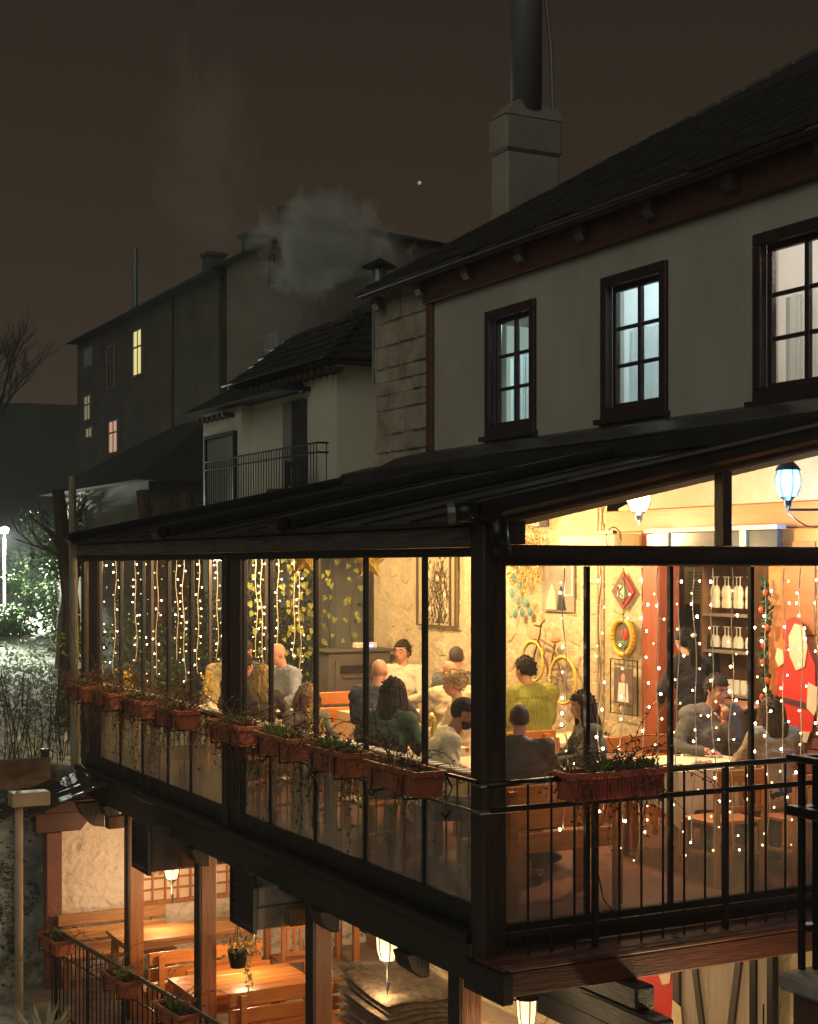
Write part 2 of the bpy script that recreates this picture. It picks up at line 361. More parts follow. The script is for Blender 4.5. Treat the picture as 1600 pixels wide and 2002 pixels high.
for i in range(22):
    u = i*.20; hp.box(-.13, .13, -.07, .07, -.05, -.005, Matrix.Translation((EX+u, EY-u, ez+sl*u+.03)) @ Matrix.Rotation(R(-45), 4, 'Z') @ Matrix.Rotation(R(-25), 4, 'Y'))
hp.build('hip_slates', slate, ro, kind='stuff')
box('eave_board', mat('worn_eave_board', (.09, .065, .045), .6, var=.4, bump=.4, bscale=16, grain=(6, .6, 6)), (EX-.03, EX+.01, -3, EY, ez-.10, ez-.005), H)
MB().prism([(EX+.01, ez-.10), (3.72, ez-.04), (3.72, ez-.01), (EX+.01, ez-.07)], 'y', -3, 9.05).build('soffit', mat('maroon_timber'), H)
for i in range(9):
    y = 8.7-i*1.12
    MB().prism([(EX+.015, ez-.20), (EX+.06, ez-.26), (3.62, ez-.28), (3.62, ez-.11), (EX+.015, ez-.11)], 'y', y-.07, y+.07).build('rafter', mat('dark_rafter', (.05, .028, .02), .6, bump=.3, var=.3), H)
gt = MB()
gt.path([(EX-.07, EY, ez-.07), (EX-.07, -3, ez-.07)], .022, 6); gt.build('gutter_lip', blackm, H)
# chimney with metal flue
cho = thing('chimney', 'broad rendered chimney stack carrying a tall round metal flue behind the slate roof', 'chimney', (5.66, 8.57, 6.4))
chp = mat('chimney_render', (.29, .27, .22), .9, var=.12, vscale=2, bump=.2)
MB().box(5.25, 6.06, 8.37, 8.78, 5.9, 7.62).build('stack', chp, cho, bev=.03)
MB().box(5.22, 6.10, 8.35, 8.80, 7.62, 8.10).build('stack_head', chp, cho, bev=.04)
MB().add([(5.22, 8.35, 8.08), (6.10, 8.35, 8.08), (6.10, 8.80, 8.08), (5.22, 8.80, 8.08), (5.44, 8.42, 8.30), (6.08, 8.42, 8.26), (6.08, 8.72, 8.26), (5.44, 8.72, 8.30)], [(0, 1, 5, 4), (1, 2, 6, 5), (2, 3, 7, 6), (3, 0, 4, 7), (4, 5, 6, 7)]).build('cap', chp, cho)
MB().cyl((5.66, 8.56, 8.2), (5.66, 8.56, 11.4), .205, n=20).build('flue', mat('flue_steel', (.17, .175, .175), .6, metal=.2, var=.12, vscale=3), cho, smooth=True)
MB().path([(6.03, 8.5, 8.28), (6.0, 8.5, 9.1), (5.92, 8.5, 9.7), (5.87, 8.5, 11.4)], .025, 6).build('brace', metalg, cho)
# small roof vent
vt = thing('vent_pipe', 'short metal vent pipe with a conical cap at the far end of the slate roof', 'vent', (4.05, 9.6, 5.6))
MB().cyl((4.05, 9.6, 4.7), (4.05, 9.6, 6.18), .10, n=12).build('pipe', metalg, vt); MB().cyl((4.05, 9.6, 6.22), (4.05, 9.6, 6.34), .24, .01, n=12).build('cap', blackm, vt)
b_ = MB(); [b_.box(4.05+.09*math.cos(a)-.008, 4.05+.09*math.cos(a)+.008, 9.6+.09*math.sin(a)-.008, 9.6+.09*math.sin(a)+.008, 6.1, 6.25) for a in (0, 2.1, 4.2)]; b_.build('bracket', blackm, vt)

# ---- terrace shell
T = thing('glazed_terrace', 'glazed dining terrace on dark timber posts with a long sloping roof', 'terrace', (0, 4.5, 0))
stf = struct('terrace_floor'); MB().box(.05, 6.4, .05, 9.0, -.06, 0).build('floor_slab', floor_t, stf)
MB().box(.05, 3.66, .05, 9.0, -.30, -.065).build('floor_deck', dwood, stf)
for i in range(12):
    y = .5+i*.75; MB().box(.1, 3.65, y-.05, y+.05, -.42, -.302).build('joist', mat('joist_wood', (.16, .085, .04), .6, var=.3, bump=.2), stf)
# corner and posts
MB().box(-.085, .085, -.085, .085, -.32, 2.62).build('post', dwood, T, bev=.012)
for y in (4.5, 9.08): MB().box(-.05, .06, y-.055, y+.055, -.12, 2.42).build('post', dwood, T, bev=.01)
MB().box(3.55, 3.68, -.05, .08, -.1, 3.2).build('post', dwood, T, bev=.01)
# left header: frame under a weathered beam made of three lengths
MB().box(-.03, .06, .09, 9.0, 2.36, 2.42).build('header_rail', black, T, bev=.004)
for a, b in ((.05, 3.14), (3.15, 6.05), (6.06, 9.15)): MB().box(-.10+.01*(a > 3), .05, a+.02, b, 2.422, 2.555).build('header_beam', dwoodh, T, bev=.012)
# left sill, ledge and edge beams
MB().box(-.02, .05, .09, 9.0, .02, .165).build('bottom_rail', black, T, bev=.004)
MB().box(-.14, .05, .05, 9.1, -.045, .018).build('ledge', black, T, bev=.008)
MB().box(-.10, .05, .05, 9.1, -.30, -.048).build('edge_beam', mat('green_black_timber', (.030, .030, .020), .5, var=.4, vscale=3, bump=.4, grain=(6, .6, 6)), T, bev=.01)
for y in [.95+k*1.42 for k in range(6)]:
    MB().prism([(-.14, -.30), (.05, -.30), (.05, -.47), (-.02, -.47), (-.10, -.41)], 'y', y-.10, y+.10).build('joist_end', dwood, T, bev=.01)
    MB().cyl((-.11, y+.35, -.06), (-.11, y-.4, -.05), .012, n=6).build('hanging_cable', blackm, T)
# right header, bottom, ledge and fascia
MB().box(.085, 3.55, -.06, .05, 2.302, 2.435).build('header_beam', dwoodx, T, bev=.01)
MB().box(.085, 3.55, -.075, -.062, 2.32, 2.345).build('drip_bead', black, T)
MB().box(.085, 3.55, -.03, .04, -.10, .06).build('bottom_rail', black, T, bev=.004)
MB().box(-.12, 3.7, -.36, -.03, -.14, -.105).build('ledge', redbeam, T, bev=.01)
MB().box(-.10, 3.7, -.34, -.10, -.30, -.142).build('fascia_beam', redbeam, T, bev=.012)
MB().box(-.125, -.04, -.37, .1, -.335, -.141).build('corner_block', black, T, bev=.01)
# corbels under the corner, black stacked beams pointing outwards
for (y0, z0, z1, x0) in ((-.50, -.45, -.302, .76), (-.72, -.60, -.452, .74), (-.34, -.75, -.602, .75)):
    MB().box(x0, x0+.15, y0, 1.6, z0, z1).build('corbel', mat('black_timber', (.018, .018, .020), .45, var=.3, bump=.4, bscale=14, grain=(6, .6, 6)), T, bev=.015)
# gable: bottom is header, sloping rafter, mullion
gs = .214
def rz_(x, off): return off+gs*x
MB().prism([(-.06, rz_(-.06, 2.555)), (3.7, rz_(3.7, 2.555)), (3.7, rz_(3.7, 2.70)), (-.06, rz_(-.06, 2.70))], 'y', -.06, .05).build('gable_rafter', dwoodx, T, bev=.01)
MB().box(.0854, .24, -.05, .045, 2.437, rz_(.16, 2.553)).build('gable_stub', dwoodx, T)
for x in (1.83, ): MB().box(x-.02, x+.06, -.055, .045, 2.437, rz_(x, 2.553)).build('mullion', dwood, T, bev=.006)
for (a, b) in ((.24, 1.81), (1.89, 3.55)):
    MB().prism([(a, 2.437), (b, 2.437), (b, rz_(b, 2.556)), (a, rz_(a, 2.556))], 'y', 0, .006).build('gable_pane', clear, T)
# glazing left
ymu = [.09, .84, 1.74, 2.62, 3.53, 4.12]; ymu2 = [4.56, 5.48, 6.15, 6.96, 7.73, 8.52]
for L_ in (ymu, ymu2):
    for a, b in zip(L_[:-1], L_[1:]): MB().box(0, .008, a+.012, b-.012, .165, 2.36).build('glass_pane', paneL, T)
    for y in L_[1:]: MB().box(-.016, .024, y-.016, y+.016, .165, 2.36).build('mullion', black, T, bev=.004)
for y0 in (4.18, 8.58):
    for k in range(5): MB().box(-.02, .045, y0+k*.075, y0+k*.075+.038, .165, 2.36).build('folded_leaf', mat('bronze_frame', (.055, .040, .035), .4, metal=.3), T, bev=.004)
xmu = [.085, .74, 1.41, 2.10, 2.79, 3.55]
for a, b in zip(xmu[:-1], xmu[1:]): MB().box(a+.012, b-.012, 0, .008, .06, 2.30).build('glass_pane', paneR, T)
for x in xmu[1:-1]: MB().box(x-.016, x+.016, -.016, .024, .06, 2.30).build('mullion', black, T, bev=.004)
# far end glazing
for k in range(5): MB().box(.06+k*.72, .76+k*.72, 9.05, 9.056, .17, 2.4).build('glass_pane', clear, T)
for k in range(6): MB().box(.04+k*.72, .075+k*.72, 9.03, 9.075, .17, 2.4).build('mullion', mat('bronze_frame'), T)
MB().box(.06, 3.7, 9.02, 9.09, 2.4, 2.56).build('header_beam', dwoodx, T); MB().box(.06, 3.7, 9.02, 9.09, 0, .17).build('bottom_rail', black, T)
MB().prism([(-.06, 2.562), (3.7, 2.562), (3.7, rz_(3.7, 2.60)), (-.06, rz_(-.06, 2.60))], 'y', 9.03, 9.08).build('gable_board', dwoodx, T)
# roof: sheet, soffit, ribs, flashing
MB().prism([(-.14, rz_(-.14, 2.585)), (3.7, rz_(3.7, 2.585)), (3.7, rz_(3.7, 2.615)), (-.14, rz_(-.14, 2.615))], 'y', .06, 9.2).build('roof_sheet', roofm, T)
MB().prism([(.055, rz_(.055, 2.535)), (3.7, rz_(3.7, 2.535)), (3.7, rz_(3.7, 2.58)), (.055, rz_(.055, 2.58))], 'y', .055, 9.02).build('soffit', ceil_m, T)
for i in range(11):
    y = .35+i*.85; MB().prism([(.06, rz_(.06, 2.47)), (3.69, rz_(3.69, 2.47)), (3.69, rz_(3.69, 2.534)), (.06, rz_(.06, 2.534))], 'y', y-.03, y+.03).build('soffit_batten', mat('pale_batten', (.62, .50, .34), .7, var=.1), T)
for y in (-.02, 2.97, 5.93, 9.12):
    r_ = MB(); w = .10
    r_.prism([(-.16, rz_(-.16, 2.60)), (3.5, rz_(3.5, 2.60)), (3.5, rz_(3.5, 2.72)), (-.16, rz_(-.16, 2.72))], 'y', y-w, y+w)
    ro_ = r_.build('roof_rib', black, T, bev=.03)
    MB().cyl((-.16, y-w, rz_(-.16, 2.66)), (-.16, y+w, rz_(-.16, 2.66)), .062, n=14).build('rolled_end', black, ro_, smooth=False)
for k in range(12):
    y = .8+k*.74
    if min(abs(y-c) for c in (2.97, 5.93)) > .25: MB().prism([(-.13, rz_(-.13, 2.616)), (3.5, rz_(3.5, 2.616)), (3.5, rz_(3.5, 2.632)), (-.13, rz_(-.13, 2.632))], 'y', y-.012, y+.012).build('roof_seam', roofm, T)
MB().prism([(3.0, rz_(3.0, 2.62)), (3.7, rz_(3.7, 2.62)), (3.7, 3.66), (3.3, 3.57), (3.0, 3.42)], 'y', -2, 7.7).build('flashing', roofm, T, bev=.015)
MB().prism([(3.2, rz_(3.2, 2.62)), (3.7, rz_(3.7, 2.62)), (3.7, 3.56), (3.3, 3.46)], 'y', 7.71, 9.2).build('flashing', roofm, T, bev=.015)
MB().path([(3.02, -1.5, 3.44), (3.05, 1, 3.445), (2.98, 3, 3.43), (3.02, 5.2, 3.44)], .012, 5).build('loose_cable', metalg, T)
MB().path([(.5, -.13, 2.84), (1.6, -.13, 3.07), (2.6, -.13, 3.29), (3.6, -.13, 3.51)], .012, 6).build('edge_trim', metalg, T)
# rain pipe at the corner
dp = thing('rain_pipe', 'short black rain pipe with an elbow at the top of the corner post', 'pipe', (-.02, -.14, 2.3))
MB().path([(-.26, -.02, 2.63), (-.13, -.11, 2.64), (-.02, -.14, 2.60), (.0, -.14, 2.40)], .062, 12).build('elbow', blackm, dp, smooth=True)
MB().cyl((.0, -.14, 2.36), (.0, -.14, 2.42), .070, n=14).build('collar', blackm, dp); MB().cyl((-.29, 0, 2.625), (-.25, -.02, 2.63), .072, n=14).build('end_cap', metalg, dp)

# ---- stone wall of the house inside the terrace, opening to the bar
sw = struct('stone_wall')
MB().box(3.68, 3.95, 3.38, 9.02, 0, 3.38).build('mortar_bed', mortar, sw)
rubble(sw, 3.682, 3.46, 9.0, .02, 3.2, .37, .27, stonei)
br = struct('bar_room_wall')
MB().box(4.9, 5.0, -1, 5.6, 0, 3.1).build('panelling', mat('brown_panel', (.20, .11, .06), .5, var=.25, vscale=2, bump=.1, grain=(3, 3, .4)), br)
MB().box(3.96, 5.0, 5.3, 5.4, 0, 3.1).build('side_panel', mat('brown_panel'), br)
MB().box(3.7, 5.0, -1, 5.6, 3.12, 3.2).build('bar_ceiling', mat('room_wall'), br)
MB().box(3.66, 3.9, -.9, 3.95, 2.62, 2.83).build('opening_beam', oakl, br, bev=.01)
MB().box(3.68, 3.9, -.9, 3.95, 2.832, 3.38).build('plaster_band', mat('cream_wall', (.50, .42, .32), .9, var=.08), br)
MB().box(3.66, 3.9, 3.10, 3.375, 0, 2.61).build('door_jamb', mat('red_jamb', (.30, .075, .035), .45, var=.2, vscale=3, bump=.1, grain=(5, 5, .5)), br, bev=.01)
MB().box(3.66, 3.9, .2, 1.62, 0, 2.61).build('orange_panel', mat('orange_panel', (.62, .20, .05), .45, var=.15, vscale=3), br, bev=.01)
for k in range(2): MB().box(3.645, 3.66, .55+.5*k, .95+.5*k, 1.75, 2.5).build('panel_moulding', oakl, br, bev=.004)
for j in range(7):
    for i in range(5): MB().box(3.62, 3.66, .32+i*.27+(j % 2)*.13, .57+i*.27+(j % 2)*.13, .35+j*.10, .435+j*.10).build('brick', mat('dark_brick', (.17, .055, .035), .8, var=.3), br)

# ---- lower terrace (floor z = -2.5)
LZ = -2.5
lf = struct('lower_floor'); MB().box(-.75, 3.7, -1.2, 9.2, LZ-.08, LZ).build('paving_bed', mat('stone_paving', (.26, .20, .15), .7, var=.25, vscale=4, bump=.4), lf)
ls = struct('lower_stone_wall'); MB().box(3.68, 3.95, -2, 9.2, LZ, -.30).build('mortar_bed', mortar, ls)
rubble(ls, 3.682, 3.55, 9.0, LZ+.05, -.45, .34, .27, stonei)
MB().box(3.60, 3.675, 8.55, 9.0, LZ, -.3).build('timber_pilaster', oakp, ls, bev=.01)
le = struct('lower_end_wall'); sw_ = MB(); nu, nv = 150, 85
for j in range(nv+1):
    for i in range(nu+1):
        x = -.30+3.98*i/nu; z = LZ-.1+2.29*j/nv; h = 1-abs(noise.noise(Vector((x*7, z*9, 1))))*2; h2 = 1-abs(noise.noise(Vector((x*15+z*6, z*13, 5))))*2; sw_.v.append((x, 9.215-.020*max(0, h)**3-.014*max(0, h2)**3, z))
for j in range(nv):
    for i in range(nu): a = j*(nu+1)+i; sw_.f.append((a, a+1, a+nu+2, a+nu+1))
sw_.mi = [0]*len(sw_.f); sw_.build('stucco_wall', stucco, le, smooth=True); MB().box(-.30, 3.68, 9.25, 9.42, LZ-.1, -.31).build('wall_core', stucco, le)
MB().box(-3.0, -.31, 9.22, 9.6, LZ-.3, .02).build('side_wall', mat('weathered_blue_wall', (.10, .115, .12), .95, col2=(.33, .38, .42), vscale=4, bump=.8, bscale=14, dist=.03), le)
# lattice window in the end wall
lw = thing('lattice_window', 'brown lattice window band with small lit panes and red leaf garland in the lower end wall', 'window', (1.6, 9.2, -1.5))
f = MB(); rect_frame(f, 'y', 9.16, 9.215, .62, 2.9, -1.72, -1.12, .05); f.build('frame', oakp, lw, bev=.005)
paneem = mat('pale_pane', (.62, .55, .45), .5, col2=(.75, .45, .28), vscale=7)
for i in range(14):
    for j in range(4):
        x0 = .67+i*.157; z0 = -1.67+j*.13; MB().box(x0+.012, x0+.145, 9.19, 9.21, z0+.012, z0+.118).build('pane', paneem, lw)
f = MB(); 
for i in range(1, 14): f.box(.67+i*.157-.011, .67+i*.157+.011, 9.165, 9.213, -1.67, -1.17)
f.build('bar', oakp, lw)
f = MB()
for j in range(1, 4): f.box(.67, 2.85, 9.168, 9.21, -1.67+j*.13-.010, -1.67+j*.13+.010)
f.build('bar', oakp, lw)
gl = MB()
for i in range(120):
    t = i/120; p = (.66+t*2.2, 9.13, -1.22-.10*math.sin(t*PI*4)**2+random.uniform(-.03, .03)); gl.leaf(p, (random.uniform(-1, 1), random.uniform(-.6, .1), random.uniform(-1, .4)), .05, .07)
tag(gl.build('leaf_garland', mat('red_leaf', (.45, .07, .03), .6, col2=(.60, .20, .05), vscale=20)), 'red and orange leaf garland draped over the lattice window', 'garland')
# support posts
def support(x, y, lab, w=.15, zt=-.31):
    t = thing('support_post', lab, 'post', (x, y, LZ), group='timber posts holding up the terrace')
    MB().box(x-.045, x+.11, y-.07, y+.07, LZ, zt).build('post', oakp, t, bev=.008)
    MB().box(x-.062, x-.0475, y-.075, y+.075, LZ, zt).build('dark_cladding', black, t)
    return t
support(.05, .42, 'varnished timber support post nearest the hanging corner, partly cut off at the bottom')
support(.05, 2.72, 'varnished timber support post beside the slatted chair and cushions')
support(.05, 5.30, 'varnished timber support post in front of the lattice window behind the lantern box')
support(.05, 7.50, 'varnished timber support post under the farther louvred box')
t = thing('support_post', 'maroon painted timber post with carved bracket at the far left corner', 'post', (-.4, 9.0, LZ))
MB().box(-.50, -.32, 8.93, 9.10, LZ, -.72).build('post', mat('maroon_post', (.16, .06, .045), .5, var=.2, bump=.2), t, bev=.01)
MB().prism([(-.62, -.50), (.10, -.50), (.10, -.60), (-.02, -.62), (-.10, -.72), (-.62, -.72)], 'y', 8.94, 9.09).build('bracket', redbeam, t, bev=.01)
MB().box(-.75, .2, 8.90, 9.12, -.498, -.36).build('beam', redbeam, t, bev=.01)
for y in (3.0, 5.6, 8.0): MB().box(-.08, 3.6, y-.07, y+.07, -.56, -.421).build('cross_beam', mat('joist_wood'), T, bev=.01)
# louvred boxes hanging under the ledge
for k, (y0, z0, lab) in enumerate(((5.80, -.62, 'plain brown box with black louvred face under the ledge, farther of the two'), (3.12, -.60, 'speckled wooden box with black louvred face nearer the corner'))):
    t = thing('louvred_box', lab, 'box', (-.05, y0+.25, z0), group='louvred boxes under the terrace edge')
    if k: MB().box(-.29, .40, y0, y0+.50, z0, z0+.17).build('case', mat('speckled_wood', (.24, .19, .15), .6, var=.35, vscale=7, bump=.3), t, bev=.01); MB().box(-.29, .38, y0+.004, y0+.496, z0+.172, z0+.33).build('case', mat('speckled_wood'), t, bev=.02)
    else: MB().box(-.29, .50, y0, y0+.50, z0, z0+.42).build('case', mat('dark_case', (.075, .06, .055), .6, var=.25, vscale=4), t, bev=.01)
    f = MB(); rect_frame(f, 'x', -.325, -.292, y0-.01, y0+.51, z0-.03, z0+.44, .022); f.build('frame', black, t)
    for j in range(8):
        z = z0+.012+j*.052
        MB().prism([(-.322, z), (-.30, z+.045), (-.295, z+.045), (-.317, z)], 'y', y0+.014, y0+.486).build('louvre', mat('louvre_metal', (.05, .05, .055), .22, metal=.6), t)
# benches and tables
def bench(x0, x1, y, lab, face=-1, back=.86, depth=.42, m=oakx, z=LZ, grp='wooden benches on the lower terrace', slats=3):
    t = thing('bench', lab, 'bench', ((x0+x1)/2, y, z), group=grp); f = face
    for k in range(slats):
        zz = z+back-.13-k*.165; MB().box(x0, x1, y-.016+f*.02*k, y+.016+f*.02*k, zz, zz+.135).build('back_slat', m, t, bev=.008)
    for k in range(3):
        a = y+f*(.07+k*.125); MB().box(x0, x1, min(a, a+f*.11), max(a, a+f*.11), z+.42, z+.45).build('seat_slat', m, t, bev=.006)
    for x in (x0+.12, x1-.12):
        l = MB(); l.box(x-.03, x+.03, y-.055*f-.02, y-.055*f+.02 if f < 0 else y-.055*f+.02, z, z+back-.02); l.build('leg', m, t)
        MB().box(x-.03, x+.03, y+f*depth-.025, y+f*depth+.025, z, z+.42).build('leg', m, t)
    return t
def table(x0, x1, y0, y1, lab, m=oakx, z=LZ, h=.76, cat='table', grp='wooden tables on the lower terrace', planks=5):
    t = thing('table', lab, cat, ((x0+x1)/2, (y0+y1)/2, z), group=grp); d = (y1-y0)/planks
    for k in range(planks): MB().box(x0, x1, y0+k*d+.0015, y0+(k+1)*d-.0015, z+h-.035, z+h-random.uniform(0, .001)).build('plank', m, t, bev=.004)
    MB().box(x0+.05, x1-.05, y0+.05, y1-.05, z+h-.10, z+h-.037).build('apron', m, t)
    for x in (x0+.08, x1-.08):
        for y in (y0+.08, y1-.08): MB().box(x-.035, x+.035, y-.035, y+.035, z, z+h-.102).build('leg', m, t)
    return t
bench(-.40, .86, 8.82, 'pale wooden bench standing against the stucco end wall', -1, .86, m=oakd)
table(.0, 1.55, 7.65, 8.30, 'dull brown plank table in front of the end wall bench', m=oakd)
bench(-.02, 1.22, 6.72, 'orange wooden bench between the two plank tables', 1, .86)
bench(.30, 1.22, 6.50, 'orange wooden bench facing the brighter table, hidden behind the other bench', -1, .70)
table(-.02, 1.24, 5.32, 6.12, 'shiny orange plank table beneath the hanging flower pot')
bench(.19, 1.45, 4.98, 'nearest wooden bench at the bottom edge of the photo', 1, .86)
table(.80, 2.1, 3.0, 4.45, 'orange wooden table under the stack of folded cushions', h=.72)
table(1.80, 3.1, 8.1, 8.75, 'tall dark wooden table with leaf top beside the slatted chair', m=oakp, h=.80)
def chair(loc, rz, lab, m=oakp, z=LZ, h=.92, grp=None, w=.42):
    t = thing('chair', lab, 'chair', (loc[0], loc[1], z), rz, grp)
    def B(n, b): MB().box(*b).build(n, m, t, bev=.005, local=True)
    for s_ in (-1, 1):
        B('leg', (-.20, -.16, s_*w/2-.02, s_*w/2+.02, 0, h)); B('leg', (.17, .21, s_*w/2-.02, s_*w/2+.02, 0, .43))
    B('seat', (-.155, .22, -w/2, w/2, .431, .46)); B('back_rail', (-.19, -.165, -w/2+.021, w/2-.021, h-.10, h-.01)); B('back_rail', (-.19, -.165, -w/2+.021, w/2-.021, .52, .57))
    for k in range(5): 
        y = -w/2+.06+k*(w-.12)/4; B('back_slat', (-.187, -.168, y-.018, y+.018, .571, h-.101))
    B('stretcher', (-.158, .168, -w/2+.005, -w/2+.02, .2, .23)); B('stretcher', (-.158, .168, w/2-.02, w/2-.005, .2, .23))
    return t
chair((1.86, 7.35), R(90), 'slatted back wooden chair pulled up to the tall dark table')
# folded seat cushions, each a thing
cm = mat('leaf_print_cushion', (.05, .042, .036), .95, col2=(.22, .15, .09), vscale=16, bump=.5, bscale=22, dist=.03)
for k in range(7):
    t = thing('folded_cushion', ['lowest', 'second lowest', 'third', 'middle', 'fifth', 'second highest', 'topmost'][k]+' leaf print seat cushion of the pile on the lower table', 'cushion', (1.55, 3.75, LZ+.72+k*.07), group='leaf print seat cushions in a pile')
    m_ = MB(); n = 14; zb = LZ+.725+k*.052; dx = random.uniform(-.03, .03); dy = random.uniform(-.02, .02); top = []; bot = []
    for i in range(n+1):
        for j in range(7):
            u = i/n; v = j/6; x = .96+dx+u*.80; y = 3.30+dy+v*1.0; ed = min(u, 1-u, v, 1-v); rd = .024*min(1, (ed*9))**.5
            sag = .26*(v**2)*(k/6)*.45+.012*math.sin(u*9+k)
            m_.v.append((x, y, zb+.034+sag+rd+.006*noise.noise(Vector((x*9, y*9, k))))); 
    for i in range(n+1):
        for j in range(7):
            u = i/n; v = j/6; ed = min(u, 1-u, v, 1-v); rd = .024*min(1, ed*9)**.5; x, y, z = m_.v[i*7+j]; m_.v.append((x, y, z-2*rd-.006))
    o = (n+1)*7
    for i in range(n):
        for j in range(6): a = i*7+j; m_.f += [(a, a+7, a+8, a+1), (a+o, a+1+o, a+8+o, a+7+o)]
    for j in range(6): m_.f += [(j, j+1, j+1+o, j+o), (n*7+j, n*7+j+o, n*7+j+1+o, n*7+j+1)]
    for i in range(n): m_.f += [(i*7, i*7+o, i*7+7+o, i*7+7), (i*7+6, i*7+13, i*7+13+o, i*7+6+o)]
    m_.mi = [0]*len(m_.f); m_.build('pad', cm, t, smooth=True)
# hanging pot
t = thing('hanging_pot', 'small black plastic flower pot hanging on a hook with pale trailing plant', 'plant pot', (.42, 4.95, -1.25))
hx, hy, hz = .30, 5.05, -1.42
MB().lathe((hx, hy, hz), [(.07, 0), (.095, .13), (.10, .15), (.088, .15), (.08, .12)], 14).build('pot', black, t)
m_ = MB(); [m_.path([(hx+.08*math.cos(a), hy+.08*math.sin(a), hz+.15), (hx, hy, hz+.42)], .004, 4) for a in (0, 2.1, 4.2)]; m_.path([(hx, hy, hz+.42), (hx, hy, -.45)], .005, 4); m_.ell((hx, hy, hz+.44), .028); m_.build('hanger', blackm, t)
m_ = MB()
for i in range(150): 
    a = random.uniform(0, 6.28); r_ = random.uniform(.0, .17); m_.leaf((hx+.04+r_*math.cos(a), hy+r_*math.sin(a)-.03, hz+.14+random.uniform(-.03, .13)), (math.cos(a), math.sin(a), random.uniform(-.3, .8)), .025, .045)
for i in range(60): m_.leaf((hx+.07+random.uniform(-.03, .03), hy-.08+random.uniform(-.03, .03), hz+.12-random.random()*.38), (random.uniform(-1, 1), -.3, -.7), .02, .04)
m_.build('foliage', mat('dry_pale_leaf', (.50, .42, .17), .7, col2=(.25, .27, .09), vscale=12), t)
# lower door with diagonal battens, red panels, cut-out board
t = thing('barn_door', 'grey boarded door with two dark diagonal battens in the lower wall', 'door', (3.62, 2.2, LZ))
dm = mat('grey_door', (.34, .28, .22), .8, var=.15, vscale=3, bump=.2, grain=(5, 5, .6)); db = mat('dark_batten', (.05, .038, .03), .6, bump=.3)
for k in range(5): MB().box(3.60, 3.63, 1.74+k*.19+.002, 1.74+(k+1)*.19-.002, LZ, -.35).build('board', dm, t)
MB().prism([(2.55, -.75), (2.62, -.75), (2.28, -2.4), (2.21, -2.4)], 'x', 3.575, 3.598).build('diagonal_batten', db, t)
MB().prism([(1.90, -.85), (1.83, -.85), (2.10, -2.4), (2.18, -2.4)], 'x', 3.575, 3.598).build('diagonal_batten', db, t)
MB().box(3.56, 3.62, 1.66, 1.735, LZ, -.35).build('hinge_post', blackm, t); MB().box(3.56, 3.62, 1.45, 1.52, LZ, -.35).build('hinge_post', blackm, t); MB().box(3.58, 3.62, 1.523, 1.657, LZ, -.35).build('side_board', dm, t); MB().box(3.57, 3.63, 2.695, 2.78, LZ, -.35).build('door_frame', db, t)
t = thing('red_door', 'red painted door leaf behind the black stacked beams', 'door', (3.62, 3.2, LZ))
redm = mat('red_paint', (.50, .045, .02), .45, var=.1); MB().box(3.61, 3.66, 2.79, 3.50, LZ, -.35).build('leaf', redm, t); MB().box(3.585, 3.608, 3.05, 3.42, LZ+.15, -1.9).build('panel', mat('red_panel', (.42, .07, .03), .5), t, bev=.005)
def cutout(name, lab, x, y, z, s, par=None):
    t = thing(name, lab, 'decoration', (x, y, z)); rd = mat('red_print', (.62, .03, .02), .5, var=.12, vscale=6); cr = mat('cream_print', (.80, .62, .38), .6, var=.1, vscale=8); gn = mat('green_print', (.05, .12, .05), .6)
    def P(pts, d, m, n): MB().prism([(y+a*s, z+b*s) for a, b in pts], 'x', x-d, x-d+.006).build(n, m, t)
    P([(-.22, 0), (-.27, .3), (-.26, .62), (-.16, .80), (.10, .80), (.24, .66), (.26, .3), (.20, 0)], .004, rd, 'red_robe')
    P([(-.10, 1.0), (.02, 1.06), (.14, 1.02), (.18, .86), (.12, .80), (-.10, .80)], .004, rd, 'red_hood')
    P([(-.13, .97), (.0, 1.0), (.08, .88), (.07, .70), (-.02, .56), (-.13, .60), (-.17, .78)], .012, cr, 'cream_shape')
    P([(.16, .74), (.24, .76), (.27, .66), (.22, .58), (.15, .62)], .012, cr, 'cream_mitten')
    P([(-.30, .42), (-.18, .46), (-.16, .22), (-.26, .16), (-.32, .28)], .012, cr, 'cream_sack')
    P([(-.24, .26), (.22, .30), (.22, .25), (-.24, .20)], .008, mat('dark_belt', (.08, .03, .04), .5), 'belt')
    P([(-.20, -.0), (.20, .0), (.18, -.10), (-.16, -.10)], .010, cr, 'cream_hem')
    return t
cutout('christmas_cutout', 'red robed christmas figure cut-out on the orange panel beside the glass shelf', 3.6, 1.22, .98, .86)
cutout('christmas_cutout', 'red robed christmas figure cut-out beside the grey door on the lower floor', 3.58, 2.95, -2.02, .95)
# green garland with baubles beside the upper cut-out
m_ = MB(); ga = thing('christmas_garland', 'green garland with red bows hanging left of the red robed cut-out', 'garland', (3.62, 1.55, 1.0))
for i in range(240): z = 1.0+i/240*1.2; m_.leaf((3.60, 1.56+.03*math.sin(z*9)+random.uniform(-.03, .03), z), (-.4, random.uniform(-1, 1), random.uniform(-1, 1)), .03, .07)
m_.build('greenery', mat('garland_green', (.04, .11, .03), .6, var=.3), ga)
for k in range(8): MB().ell((3.56, 1.55+.04*math.sin(k*2.3), 1.07+k*.145), (.018, .028, .032)).build('bow', mat('bow_red', (.60, .07, .02), .4), ga)
